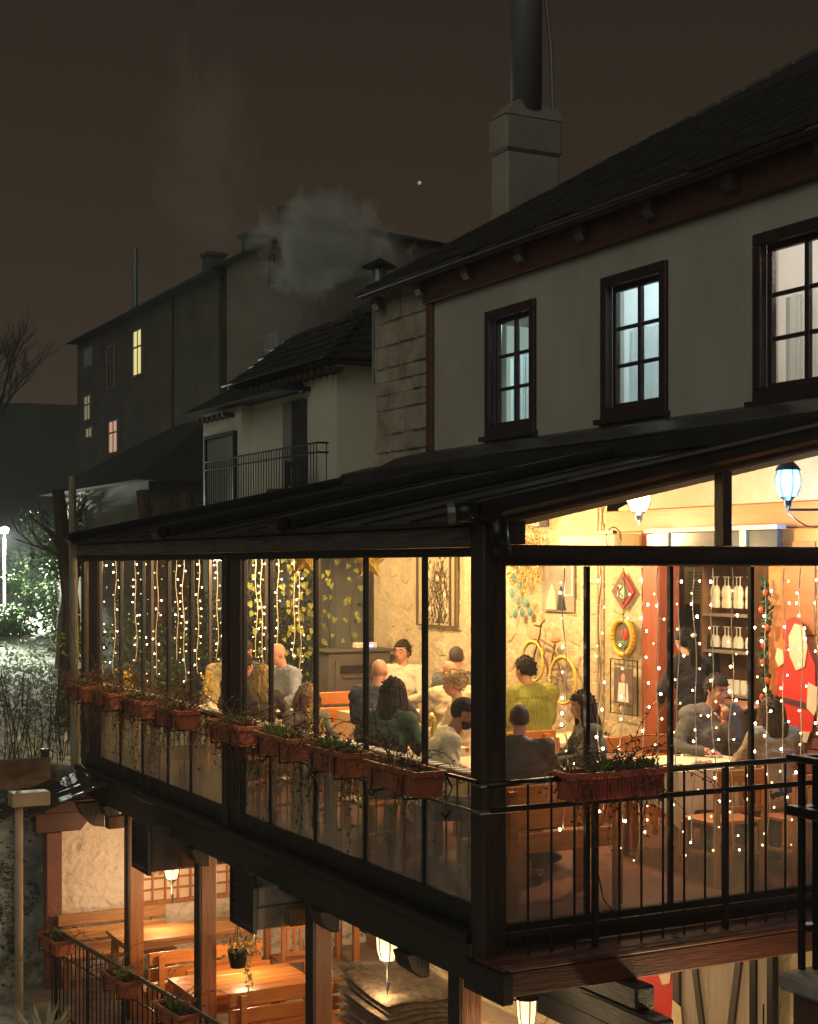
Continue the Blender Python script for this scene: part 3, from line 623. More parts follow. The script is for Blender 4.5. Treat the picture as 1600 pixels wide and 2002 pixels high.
# lower lanterns
def lantern(x, y, z, lab, e, hook=.25, s=1., col=(1, .70, .36), grp='lit lanterns hanging under the terrace', kind=0):
    t = thing('lantern', lab, 'lantern', (x, y, z), group=grp)
    if kind: prof = [(.075, .16), (.082, .10), (.078, .02), (.055, -.06)]
    else: prof = [(.070, .12), (.066, .02), (.050, -.08)]
    c = (x, y, z)
    prof = [(r*s, q*s) for r, q in prof]
    MB().lathe(c, prof, 12).build('glass', mat('lantern_glass', (.9, .82, .6), .4, emit=(1, .70, .36), es=1.6), t)
    top = prof[0]
    MB().lathe(c, [(top[0]*1.28, top[1]), (top[0]*1.2, top[1]+.02*s), (top[0]*.75, top[1]+.07*s), (.018*s, top[1]+.10*s), (.012*s, top[1]+.15*s), (.0, top[1]+.15*s)], 12).build('roof', blackm, t)
    for k in range(6):
        a = k*PI/3+.3; pts = [(x+1.03*r*math.cos(a), y+1.03*r*math.sin(a), z+q) for r, q in prof]; MB().path(pts, .005*s, 4).build('rib', blackm, t)
    b = prof[-1]; MB().lathe(c, [(b[0]*1.1, b[1]), (b[0]*.5, b[1]-.03*s), (.012*s, b[1]-.05*s), (.010*s, b[1]-.16*s), (.020*s, b[1]-.17*s), (0, b[1]-.27*s)], 10).build('finial', blackm, t)
    MB().path([(x, y, z+top[1]+.14*s), (x, y, z+top[1]+.14*s+hook)], .006, 6).build('hook', blackm, t)
    MB().ell((x, y, z+.03*s), .024*s).build('bulb', BULBP, t)
    for q in (.16, -.20):
        l = bpy.data.lights.new('lantern_lamp', 'POINT'); l.energy = e/2; l.color = col; l.shadow_soft_size = .06
        lo = bpy.data.objects.new('lantern_lamp', l); COL.objects.link(lo); lo.location = (x-.13, y-.05, z+q*s) if q < 0 else (x, y, z+.26)
    return t
lantern(1.07, 3.5, -1.02, 'large round lantern with clear ribs hanging above the cushion pile', 42, .25, 1.15, kind=1)
lantern(.83, 5.95, -1.15, 'lantern mostly hidden behind the speckled louvred box', 66, .25, 1.1, kind=1)
lantern(.70, 8.1, -1.13, 'lantern in front of the lattice window, its top hidden', 62, .25, 1.1, kind=1)
lantern(.50, .35, -.66, 'narrow tapering lantern below the hanging corner', 9, .08, .95)
lantern(1.6, -.7, -1.25, 'added lantern in front of the lower terrace, below the edge of the photo', 110, .5, 1.1)  # out of view, added to light the near faces of the posts
lantern(2.9, 6.3, -.95, 'added lantern by the lower stone wall, hidden by the terrace edge', 130, .2, 1.1)  # unseen, added to brighten the stone wall
lantern(2.8, 4.2, -.95, 'added lantern above the cushion pile nearest the stone wall, hidden by the terrace edge', 70, .2, 1.1)  # unseen too, more added light for wall and cushions
lantern(2.4, 2.3, -1.0, 'added lantern hidden above the grey boarded door', 30, .25, 1.1, kind=1)  # added out of sight to lift the back of the lower floor

# lower railing with planters, curving slightly outwards
lr = thing('lower_railing', 'thin iron railing with flat top rail along the lower terrace', 'railing', (-.5, 6, LZ))
ra, rb = Vector((-.26, 3.2, 0)), Vector((-.70, 7.9, 0)); 
def onr(t): return ra.lerp(rb, t)
for z, r_ in ((LZ+.95, .022), (LZ+.72, .009), (LZ+.10, .012)): MB().path([(onr(0).x, onr(0).y, z), (onr(1).x, onr(1).y, z)], r_, 6).build('rail', blackm if z < -1.6 else mat('grey_rail', (.13, .12, .11), .5, metal=.4), lr)
for i in range(42): p = onr(i/41); MB().cyl((p.x, p.y, LZ), (p.x, p.y, LZ+.94), .007 if i % 8 else .02, n=5).build('baluster', blackm, lr)
# ------------------------------------------------------------------ planters
def planter(cx, cy, cz, ln, w, h, rz, lab, m, seed, greens=.4, twigs=60, tang=.35, grp='flower boxes on the terrace railings'):
    rnd = random.Random(seed); t = thing('planter_box', lab, 'planter', (cx, cy, cz), rz, grp); hl, hw = ln/2, w/2
    q = .80; vs = [(-hl*.93, -hw*q, 0), (hl*.93, -hw*q, 0), (hl*.93, hw*q, 0), (-hl*.93, hw*q, 0), (-hl, -hw, h), (hl, -hw, h), (hl, hw, h), (-hl, hw, h)]
    a = MB().add(vs, [(0, 3, 2, 1), (0, 1, 5, 4), (1, 2, 6, 5), (2, 3, 7, 6), (3, 0, 4, 7)])
    a.build('box', m, t, local=True)
    rr = MB(); rect_frame(rr, 'z', h-.035, h+.004, -hl-.012, hl+.012, -hw-.012, hw+.012, .022); rr.build('rim', m, t, bev=.003, local=True)
    fl = MB(); n = int(ln/.028)
    for i in range(n):
        x = -hl*.9+i*ln*.9/(n-1)
        for s_ in (-1, 1): fl.add([(x-.006, s_*hw*.83, .012), (x+.006, s_*hw*.83, .012), (x+.006, s_*(hw*.98), h-.04), (x-.006, s_*(hw*.98), h-.04), (x, s_*(hw*.83+.012), .012), (x, s_*(hw*.98+.012), h-.04)], [(0, 4, 5, 3), (4, 1, 2, 5)])
    fl.build('fluting', m, t, local=True, kind='stuff')
    MB().box(-hl+.012, hl-.012, -hw+.012, hw-.012, h-.05, h-.022).build('soil', soil, t, local=True)
    tw = MB()
    for i in range(twigs):
        p = Vector((rnd.uniform(-hl*.9, hl*.9), rnd.uniform(-hw*.6, hw*.6), h-.03)); d = Vector((rnd.uniform(-1, 1), rnd.uniform(-1, 1)*.8, rnd.uniform(.3, 1.1))); pts = [p.copy()]; L_ = rnd.uniform(.045, .085)
        for k in range(rnd.randint(4, 8)):
            d = (d+Vector((rnd.uniform(-.6, .6), rnd.uniform(-.6, .6), rnd.uniform(-.55, .15)))).normalized(); p = p+d*L_
            pts.append(p.copy())
            if rnd.random() < .5: tw.leaf(p, (rnd.uniform(-1, 1), rnd.uniform(-1, 1), rnd.uniform(-1, 1)), .018, .03)
        tw.path(pts, .0042, 3, .002)
    for i in range(int(twigs*tang)):
        s_ = rnd.choice((-1, -1, 1)); p = Vector((rnd.uniform(-hl, hl), s_*hw*rnd.uniform(.7, 1.1), h)); pts = [p.copy()]; L_ = rnd.uniform(.05, .09)
        for k in range(rnd.randint(3, 7)):
            p = p+Vector((rnd.uniform(-.4, .4), s_*rnd.uniform(-.2, .35), -1))*L_*.8; pts.append(p.copy())
            if rnd.random() < .6: tw.leaf(p, (rnd.uniform(-1, 1), s_, -.4), .022, .032)
        tw.path(pts, .0036, 3, .0018)
    tw.build('dry_stems', twig, t, local=True, kind='stuff')
    if greens > 0:
        gr = MB(); gx = rnd.uniform(-.1, .35)*ln*greens*.5; 
        for i in range(int(300*greens)):
            x = gx+rnd.gauss(0, .2)*ln*greens*1.3; x = max(-hl*.9, min(hl*.9, x)); p = (x, rnd.uniform(-hw*.8, hw*.8), h-.02+rnd.random()*.06); gr.leaf(p, (rnd.uniform(-1, 1), rnd.uniform(-1, 1), rnd.uniform(.1, 1.4)), .022, .04)
        gr.build('foliage', leafg if seed % 2 else leafy, t, local=True)
    for x in (-hl*.6, hl*.6):
        MB().path([(x, hw+.02, h-.03), (x, hw+.02, -.02), (x, 0, -.02), (x, -hw*.2, -.02)], .006, 4).build('bracket', blackm, t, local=True)
    return t
pl = [(8.22, .70, 0, 'farthest flower box on the left railing, only dry red stems'), (7.22, .66, .12, 'second farthest flower box, pale metal strip on its rim'), (6.18, .66, .1, 'tangled flower box third from the far post'), (5.12, .72, .35, 'flower box just left of the middle post with a little green'),
      (3.66, .74, .22, 'flower box just right of the middle post with one leafy sprig'), (2.62, .70, .75, 'flower box with thick yellow green tufts at its near end'), (1.62, .64, .6, 'fluted flower box with bushy green plant behind dry stems'), (.62, .74, .0, 'nearest flower box on the left railing holding only dry stems')]
for i, (y, ln, gn, lab) in enumerate(pl): planter(-.27, y, .84, ln, .21, .165, R(90), lab, terra, 11+i, max(.18, gn*1.25) if i < 7 else .1, 85 if i in (0, 1, 2, 3, 4) else 50, .55 if i < 5 else .3)
planter(.76, -.23, .84, .72, .20, .175, 0, 'red flower box with leafy plants and trailing cable on the front railing', terrar, 41, 1.0, 90, .55)
for i, (t_, lab) in enumerate(((.92, 'reddish flower box at the far end of the lower railing'), (.54, 'middle flower box on the lower railing with pale side'), (.28, 'nearest flower box on the lower railing with straggly growth'))):
    p = onr(t_); planter(p.x-.10, p.y, LZ+.80, .55, .19, .15, R(95), lab, terra, 61+i, .25, 26, .3, 'flower boxes on the lower railing')
# hanging creepers below the left planters
for i, (y, w) in enumerate(((7.2, .9), (6.2, .8), (3.6, .7), (2.5, .5), (1.75, .3))):
    m_ = MB()
    for k in range(int(26*w)):
        p = Vector((-.12+random.uniform(-.03, .03), y+random.uniform(-w/2, w/2), .86)); pts = [p.copy()]
        for q in range(random.randint(5, 14)):
            p = p+Vector((random.uniform(-.012, .012), random.uniform(-.035, .035), -.06)); pts.append(p.copy())
            if random.random() < .6: m_.leaf(p, (random.uniform(-.4, .1), random.uniform(-1, 1), random.uniform(-1, .3)), .02, .03)
        m_.path(pts, .0028, 3, .0012)
    tag(m_.build('bare_creeper', mat('creeper_stem', (.045, .038, .03), .9)), ['wide bare creeper trailing in front of the farthest panes', 'bare creeper trailing beside the far middle pane', 'bare creeper below the leafy sprig box right of middle post', 'thin creeper below the yellow green tufts', 'few creeper stems below the fluted box'][i], 'creeper', 'bare creepers hanging from the flower boxes')

# ------------------------------------------------------------------ railings
rl = thing('terrace_railing', 'black round iron railing with slim balusters across the front of the terrace', 'railing', (1.8, -.18, 0))
MB().path([(-.12, -.19, .965), (.4, -.19, .975), (1.2, -.19, .98), (3.7, -.19, .985)], .020, 8).build('top_rail', blackm, rl, smooth=True)
MB().box(-.10, 3.7, -.20, -.18, .795, .83).build('mid_rail', blackm, rl, bev=.003); MB().box(-.10, 3.7, -.205, -.175, .02, .055).build('bottom_rail', blackm, rl, bev=.003)
for i in range(20): x = .17+i*.172; MB().cyl((x, -.19, -.14), (x, -.19, .96), .0085, n=6).build('baluster', blackm, rl)
MB().box(1.70, 1.73, -.21, -.17, -.14, .97).build('upright', blackm, rl); MB().box(.655, .685, -.21, -.17, -.14, .97).build('upright', blackm, rl)
for z in (.80, .965): MB().path([(-.17, -.10, z), (-.17, -.185, z), (.12, -.19, z)], .010, 6).build('corner_strap', metalg, rl)
MB().path([(.66, -.24, .9), (.62, -.25, .5), (.70, -.24, .2), (.82, -.22, .07)], .004, 5).build('cable', blackm, rl)
r2 = thing('side_railing', 'dark iron railing carrying the row of flower boxes on the long side', 'railing', (-.17, 4.5, 0))
MB().path([(-.165, -.15, .985), (-.165, 9.0, .985)], .014, 7).build('rail', blackm, r2); MB().path([(-.165, -.15, .80), (-.165, 9.0, .80)], .010, 6).build('rail', mat('pale_green_rail', (.16, .17, .12), .45, metal=.4), r2)
for i in range(60): y = .12+i*.15; MB().cyl((.10, y, .02), (.10, y, .93), .007, n=5).build('baluster', blackm, r2)
MB().path([(.10, .09, .94), (.10, 8.95, .94)], .018, 6).build('inner_rail', mat('pale_rail', (.30, .25, .17), .5), r2)
for y in (.25, 1.3, 2.3, 3.3, 4.3, 5.7, 6.8, 7.8): MB().path([(-.165, y, .985), (-.12, y, .90), (-.165, y, .80), (-.20, y, .74), (-.165, y, .71), (-.13, y, .75)], .007, 5).build('scroll', blackm, r2)
# ledge slope: lace runner on the inner sill of the long side
m_ = MB(); n = 160
for i in range(n): 
    y = .2+i*.054; m_.box(.06+.006*math.sin(i), .15, y, y+.040, .958, .966+.004*(i % 2))
m_.v = [(v[0]+.0, v[1], v[2]) for v in m_.v]
tag(m_.build('lace_runner', mat('white_lace', (.78, .74, .66), .8)), 'white lace edging lying along the inner railing of the long side', 'lace trim')
# foreground railing corner on a stone-capped wall at lower right
fw = thing('garden_wall', 'dark maroon wall with a pale stone cap at the lower right corner', 'wall', (.6, -2.5, -2))
MB().box(.0, 2.2, -4.2, -2.75, -2.6, .335).build('wall_face', mat('maroon_wall', (.12, .055, .04), .8, var=.2, vscale=3, bump=.3), fw)
for i in range(3):
    for j in range(3): MB().box(-.05+i*.60, -.05+(i+1)*.60-.008, -2.69-(j+1)*.5+.008, -2.69-j*.5, .34, .425+.006*((i+j) % 2)).build('cap_stone', mat('grey_capstone', (.33, .31, .27), .85, var=.25, vscale=5, bump=.9, bscale=9, dist=.03), fw, bev=.018)
fr_ = thing('corner_railing', 'black square-section railing corner standing on the stone cap at the right edge', 'railing', (.1, -2.7, .43))
for (x, y) in ((.055, -2.745), (.115, -2.775)): MB().box(x-.014, x+.014, y-.014, y+.014, .43, 1.40).build('post', blackm, fr_, bev=.003)
for i in range(9): MB().box(.33+i*.19, .345+i*.19, -2.79, -2.775, .5, 1.38).build('baluster', blackm, fr_)
for z, h in ((1.40, .03), (1.15, .045), (.62, .03)): MB().box(-.0 if z > 1.3 else .03, 2.2, -2.81, -2.75, z, z+h).build('rail', blackm, fr_, bev=.004)
for z, h in ((1.40, .03), (1.15, .045)): MB().box(-.02, .028, -4.2, -2.72, z, z+h).build('rail', blackm, fr_, bev=.004)
# left edge: fence board, drain pipe, short ledge
fb = thing('garden_fence', 'low weathered board fence between the lawn and the lower terrace', 'fence', (-1.2, 8.0, 0))
for k in range(3): MB().box(-4.5+k*1.36, -4.5+(k+1)*1.36-.012, 9.0, 9.04, -.20, .13).build('board', mat('worn_board', (.13, .085, .05), .8, var=.35, vscale=3, bump=.4, grain=(.6, 6, 6)), fb, bev=.006)
for x in (-3.1, -1.75, -.48): MB().box(x-.04, x+.04, 9.05, 9.12, -.6, .22).build('post', dwood, fb)
pp = thing('drain_pipe', 'cream coloured drain pipe with square box at the lower left', 'pipe', (-1.22, 7.3, -2))
MB().cyl((-1.24, 7.1, -2.55), (-1.24, 7.1, -.10), .042, n=14).build('pipe', mat('cream_pipe', (.30, .235, .16), .6, var=.2, vscale=3), pp, smooth=True)
MB().box(-1.33, -.95, 7.0, 7.2, -.10, .04).build('hopper', mat('cream_pipe'), pp, bev=.01)
sr = thing('small_roof', 'dark ragged slate porch roof beside the drain pipe', 'roof', (-.7, 8, -.3))
for k in range(26):
    x = -1.15+random.uniform(0, .95); y = 7.6+random.uniform(0, 1.2); z = -.36+ .30*(x+1.15)/.95+random.uniform(0, .03)
    MB().box(-.16, .16, -.14, .14, -.01, .012, Matrix.Translation((x, y, z)) @ Matrix.Rotation(random.uniform(-.5, .5), 4, 'Z') @ Matrix.Rotation(-.35, 4, 'Y')).build('slate', slate, sr)
MB().prism([(-.30, -.32), (.0, -.32), (.0, -.60), (-.12, -.58), (-.24, -.45)], 'y', 8.35, 8.5).build('prop', dwood, sr)

# ================================================================== TERRACE INTERIOR
def wall_lantern(x, y, z, lab, e, col, gm_, arm=None):
    t = thing('lantern', lab, 'lantern', (x, y, z), group='lit lanterns inside the terrace'); c = (x, y, z)
    prof = [(.075, .10), (.092, .05), (.092, -.02), (.060, -.10)]
    MB().lathe(c, prof, 14).build('glass', gm_, t, smooth=True)
    MB().lathe(c, [(.10, .10), (.085, .125), (.04, .17), (.012, .19), (.012, .25), (0, .25)], 12).build('roof', blackm, t)
    MB().lathe(c, [(.062, -.10), (.03, -.13), (.025, -.17), (.008, -.20), (0, -.22)], 10).build('finial', blackm, t)
    for k in range(6):
        a = k*PI/3+.2; MB().path([(x+1.03*r*math.cos(a), y+1.03*r*math.sin(a), z+q) for r, q in prof], .0045, 4).build('rib', blackm, t)
    if arm:
        ax, ay, az = arm
        MB().path([(x, y, z-.20), (ax, ay, z-.19)], .012, 6).build('arm', blackm, t)
        MB().lathe((ax, ay, z-.19), [(.055, -.07), (.06, -.02), (.04, .05), (0, .07)], 12).build('wall_plate', blackm, t)
        s_ = [(x+(ax-x)*u, y+(ay-y)*u, z-.22-.11*math.sin(u*PI*1.1)) for u in [i/10 for i in range(11)]]
        MB().path(s_, .006, 5).build('scroll', blackm, t)
    l = bpy.data.lights.new('lantern_lamp', 'POINT'); l.energy = e; l.color = col; l.shadow_soft_size = .10
    lo = bpy.data.objects.new('lantern_lamp', l); COL.objects.link(lo); lo.location = (x-.02, y, z-.32)
    l2 = bpy.data.lights.new('lantern_lamp', 'POINT'); l2.energy = e*.2; l2.color = col; l2.shadow_soft_size = .06
    lo = bpy.data.objects.new('lantern_lamp', l2); COL.objects.link(lo); lo.location = (x-.16, y-.05, z+.02)
WC = (1, .655, .295)
warm_gl = emis('warm_lamp_glass', (1, .80, .48), 9); blue_gl = emis('blue_white_lamp_glass', (.12, .50, 1), 9)
wall_lantern(2.44, 1.75, 2.84, 'lantern glowing warm white behind the left gable pane', 145, WC, warm_gl)
wall_lantern(3.09, .74, 2.93, 'lantern glowing pale blue on a scrolled bracket behind the right gable pane', 42, (.25, .6, 1), blue_gl, (3.62, .70, 0))
wall_lantern(2.5, 4.2, 2.92, 'warm lantern under the middle of the terrace ceiling', 175, WC, warm_gl)
wall_lantern(2.4, 6.3, 2.90, 'warm lantern under the ceiling towards the far end', 175, WC, warm_gl)
wall_lantern(1.9, 8.3, 2.78, 'warm lantern under the ceiling by the far glass wall', 120, WC, warm_gl)
l = bpy.data.lights.new('bar_fill_light', 'POINT'); l.energy = 48; l.color = (1, .72, .42); l.shadow_soft_size = .1
lo = bpy.data.objects.new('bar_fill_light', l); COL.objects.link(lo); lo.location = (4.35, 2.6, 2.9)  # bare fill light added for the bar room, no fitting seen

for i, (x, y, e) in enumerate(((.50, 2.4, 30), (.50, 5.2, 26), (.50, 7.6, 18))):  # unseen lamps, added to brighten the near sides by the window tables
    t = thing('ceiling_fill_lamp', ['first', 'second', 'third'][i]+' small fill lamp added above the window tables, counted from the corner post', 'lamp', (x, y, 2.62), group='small fill lamps added above the window tables')
    MB().lathe((x, y, 2.585), [(0, 0), (.05, .005), (.07, .03), (.07, .045)], 14).build('diffuser', warm_gl, t); l = bpy.data.lights.new('ceiling_fill_light', 'POINT'); l.energy = e; l.color = WC; l.shadow_soft_size = .06
    lo = bpy.data.objects.new('ceiling_fill_light', l); COL.objects.link(lo); lo.location = (x, y, 2.50)

# fairy light strands (each strand one thing)
def strand(x, y, z0, z1, lab, grp, seed, side):
    rnd = random.Random(seed); t = thing('fairy_light_strand', lab, 'fairy lights', (x, y, z0), group=grp); z = z0; pts = [(x, y, z)]; bl = MB(); bl2 = MB(); wr_ = MB(); k = 0
    px = x
    while z > z1:
        z -= .085; px = x+.010*math.sin(z*9+seed)+.016*math.sin(z*3.1+seed*2)*(z0-z); pts.append((px, y+.006*math.sin(z*7), z)); k += 1
        if k % 2 == seed % 2 or rnd.random() < (.55 if side < 0 else .22):
            s_ = rnd.choice((-1, 1)); e = (px+s_*rnd.uniform(.018, .04), y-.012, z+rnd.uniform(-.012, .016)); wr_.path([(px, y, z), e], .0028, 3); q_ = rnd.uniform(.7, 1.15); (bl if rnd.random() < .55 else bl2).ell(e, (.0070*q_, .0070*q_, .0090*q_), 8, 5)
    t2 = MB().path(pts, .0040, 4).build('wire', wire, t); wr_.build('bulb_stalks', wire, t, kind='stuff'); bl.build('bulbs', bulb_w, t, kind='stuff'); bl2.build('dim_bulbs', bulb_d, t, kind='stuff')
gw = 'fairy light strands hanging inside the far glass wall'
xl = [.12+.166*i+.03*math.sin(i*4.1) for i in range(16)]
ORD = 'leftmost second third fourth fifth sixth seventh eighth ninth tenth eleventh twelfth thirteenth fourteenth fifteenth rightmost'.split()
for i, x in enumerate(xl): strand(x, 8.86-.05*(i % 3), 2.40, 1.0+.12*((i*7) % 3), ORD[i]+' warm fairy light strand from the left inside the far glass wall', gw, 100+i, -1)
names = ['first from the corner post, short', 'behind the red flower box', 'right edge of the red flower box', 'close to its neighbour at the door jamb', 'in front of the red door jamb', 'just right of the second mullion', 'left of the eating man', 'across the eating man', 'right of the eating man', 'by the third mullion', 'in front of the glass shelf', 'left of the red robed cut-out', 'across the red robed cut-out', 'at the right edge of the photo']
for i, (x, zb) in enumerate(zip([.66, .94, 1.13, 1.28, 1.41, 1.58, 1.72, 1.88, 2.05, 2.21, 2.35, 2.52, 2.67, 2.83], [.62, .75, .45, .40, .95, .42, .50, .40, .35, .55, .42, .30, .62, .35])):
    strand(x, .14, 2.29, zb, 'fairy light strand in the front window, '+names[i], 'fairy light strands hanging inside the front glass', 200+i, 1)

# furniture
tabs = [(1.32, 1.95, .80, 1.15, 'cream clothed dining table nearest the corner post'), (1.22, 3.55, .80, 1.0, 'cream clothed table behind the fluted flower box'), (2.45, 5.9, .85, 1.5, 'cream clothed table before the woman in the hoodie'),
        (1.25, 7.1, .85, 1.7, 'long cream clothed table at the far end'), (2.72, 1.42, .95, .85, 'cream clothed table in front of the eating man'), (2.75, 3.35, .8, .8, 'cream clothed table between the man in green and the door')]
for (x, y, w, d, lab) in tabs:
    t = thing('dining_table', 'wooden frame under the '+lab.replace('cream clothed ', ''), 'table', (x, y, 0), group='dining tables on the terrace')
    MB().box(x-w/2, x+w/2, y-d/2, y+d/2, .72, .75).build('tabletop', oakx, t)
    for a in (-1, 1):
        for b in (-1, 1): MB().box(x+a*(w/2-.07)-.03, x+a*(w/2-.07)+.03, y+b*(d/2-.07)-.03, y+b*(d/2-.07)+.03, 0, .718).build('leg', oakp, t)
    m_ = MB(); n = 48; m_.box(x-w/2-.006, x+w/2+.006, y-d/2-.006, y+d/2+.006, .752, .756); top = []; bt = []
    per = 2*(w+d)
    for i in range(n):
        s_ = i/n*per
        if s_ < w: p = (x-w/2+s_, y-d/2); nn = (0, -1)
        elif s_ < w+d: p = (x+w/2, y-d/2+s_-w); nn = (1, 0)
        elif s_ < 2*w+d: p = (x+w/2-(s_-w-d), y+d/2); nn = (0, 1)
        else: p = (x-w/2, y+d/2-(s_-2*w-d)); nn = (-1, 0)
        top.append((p[0]+nn[0]*.008, p[1]+nn[1]*.008, .754)); q = .012+.014*math.sin(i*1.7)+.01*random.random()
        cor = min(abs(s_-c) for c in (0, w, w+d, 2*w+d, per)); dz = .14*max(0, 1-cor/.16)
        bt.append((p[0]+nn[0]*(q+.01), p[1]+nn[1]*(q+.01), .46-dz+.01*math.sin(i)))
    m_.add(top+bt, [(i, (i+1) % n, (i+1) % n+n, i+n) for i in range(n)]); o = m_.build('tablecloth', cloth); tag(o, lab.replace('clothed ', 'tablecloth on the ').replace('cream tablecloth on the ', 'cream tablecloth draped over the '), 'tablecloth', 'cream tablecloths on the terrace')
bench(.28, 1.36, .42, 'three-slat wooden bench with its back to the front railing', 1, .84, m=oakx, z=0, grp='benches and chairs on the terrace', slats=3)
bench(2.62, 3.35, 5.02, 'wooden bench behind the bald man in navy', 1, .92, m=oakx, z=0, grp='benches and chairs on the terrace', slats=2)
bench(1.75, 2.6, 6.6, 'orange wooden bench behind the older woman', -1, .95, m=oakx, z=0, grp='benches and chairs on the terrace', slats=3)
bench(2.4, 3.2, 2.35, 'wooden bench behind the eating man', -1, .86, m=oakx, z=0, grp='benches and chairs on the terrace', slats=2)
bench(1.7, 2.3, 2.75, 'wooden bench back between the dark haired woman and the door', 1, .90, m=oakx, z=0, grp='benches and chairs on the terrace', slats=2)
chair((2.38, .62), R(90), 'slatted wooden chair seen from behind in front of the cream table', z=0, h=.84, m=oakl, grp='benches and chairs on the terrace', w=.44)
chair((2.95, .42), R(88), 'slatted wooden chair under the woman with long brown hair', z=0, h=.80, m=oakl, grp='benches and chairs on the terrace', w=.44)
chair((.45, 2.62), R(10), 'wooden chair of the woman in the green jacket', z=0, h=.86, grp='benches and chairs on the terrace')
chair((.45, 3.9), R(0), 'wooden chair of the older woman with glasses', z=0, h=.86, grp='benches and chairs on the terrace')
chair((.52, 5.65), R(30), 'wooden chair of the woman with wavy blonde hair', z=0, h=.86, grp='benches and chairs on the terrace')
wineg = mat('wine_glass', (.95, .95, .95), .05, spec=.9); wineg.node_tree.nodes['Principled BSDF'].inputs['Transmission Weight'].default_value = .92; wineg.node_tree.nodes['Principled BSDF'].inputs['IOR'].default_value = 1.1
def glass(x, y, lab, z=.757, wine=False, s=1.):
    t = thing('wine_glass', lab, 'wine glass', (x, y, z), group='wine glasses on the tables')
    MB().lathe((x, y, z), [(.034*s, 0), (.034*s, .003), (.005, .008), (.0045, .085*s), (.028*s, .105*s), (.040*s, .14*s), (.036*s, .185*s), (.033*s, .20*s)], 14).build('glass', wineg, t, smooth=True)
    if wine: MB().lathe((x, y, z), [(0, .105*s), (.026*s, .106*s), (.036*s, .135*s), (0, .136*s)], 12).build('wine', mat('red_wine', (.12, .01, .01), .1), t)
glass(1.55, 1.62, 'big wine glass standing behind the front railing', s=1.15); glass(1.36, 1.75, 'wine glass holding red wine beside the big one', wine=True, s=1.1)
glass(1.28, 3.62, 'wine glass beside the hands of the man in navy', s=1.2, wine=True); glass(1.05, 2.35, 'wine glass in front of the man in the white sweater', s=1.0); glass(2.25, 5.4, 'wine glass near the stone wall table'); glass(1.15, 1.45, 'small wine glass close to the corner post')
def plate(x, y, lab, z=.757):
    t = thing('plate', lab, 'plate', (x, y, z), group='plates of food'); MB().lathe((x, y, z), [(0, .004), (.07, .004), (.115, .018), (.12, .018), (.075, .0), (0, 0)], 18).build('dish', white, t)
    m_ = MB(); [m_.ell((x+random.uniform(-.05, .05), y+random.uniform(-.05, .05), z+.015), (.03, .025, .014), 7, 5) for _ in range(6)]; m_.build('food', mat('bread_food', (.50, .27, .10), .8, var=.3, vscale=20), t, kind='stuff')
plate(2.45, 5.75, 'plate of bread on the table by the stone wall'); plate(2.72, 1.25, 'plate of meat in front of the eating man'); plate(1.3, 7.3, 'plate on the far long table'); plate(1.35, 2.15, 'plate on the corner table'); plate(2.60, 6.25, 'second plate by the stone wall table')
t = thing('bottle', 'yellow green bottle beside the curly haired woman', 'bottle', (1.45, 3.2, .757)); MB().lathe((1.42, 3.30, .757), [(0, 0), (.032, 0), (.034, .13), (.014, .19), (.013, .25), (0, .25)], 12).build('glass', mat('bottle_glass', (.30, .28, .03), .15), t, smooth=True); MB().lathe((1.42, 3.30, .757), [(.0145, .215), (.0145, .252), (0, .252)], 10).build('cap', mat('cap_gold', (.7, .5, .1), .3), t)
t = thing('menu_card', 'standing black menu tablet on the corner table', 'menu', (1.1, 1.4, .757)); MB().box(.72, .94, 1.40, 1.405, .757, .80).build('cover', black, t)
# far-end yellow flowers in vases
for (x, y, lab) in ((.28, 8.5, 'yellow flower bunch at the far corner window'), (.95, 7.6, 'tall yellow dried flowers on the far table'), (.42, 3.55, 'small dried flower sprig beside the older woman')):
    t = thing('flower_vase', lab, 'vase', (x, y, .757)); MB().lathe((x, y, .757), [(0, 0), (.03, 0), (.04, .06), (.02, .11), (.02, .12)], 10).build('vase', white, t)
    m_ = MB(); [m_.leaf((x+random.uniform(-.06, .06), y+random.uniform(-.06, .06), .757+random.uniform(.12, .36)), (random.uniform(-1, 1), random.uniform(-1, 1), 1), .03, .06) for _ in range(50)]; m_.build('flowers', mat('yellow_petal', (.70, .50, .08), .6, var=.2), t)
MB().box(.05, .06, 8.2, 8.9, 0, .757).build('x', black) if False else None
t = thing('side_table', 'small side table under the yellow flowers by the far corner', 'table', (.3, 8.5, 0)); MB().box(.12, .5, 8.3, 8.7, .72, .755).build('tabletop', oakp, t)
for a, b in ((.15, 8.33), (.47, 8.33), (.15, 8.67), (.47, 8.67)): MB().box(a-.02, a+.02, b-.02, b+.02, 0, .718).build('leg', oakp, t)
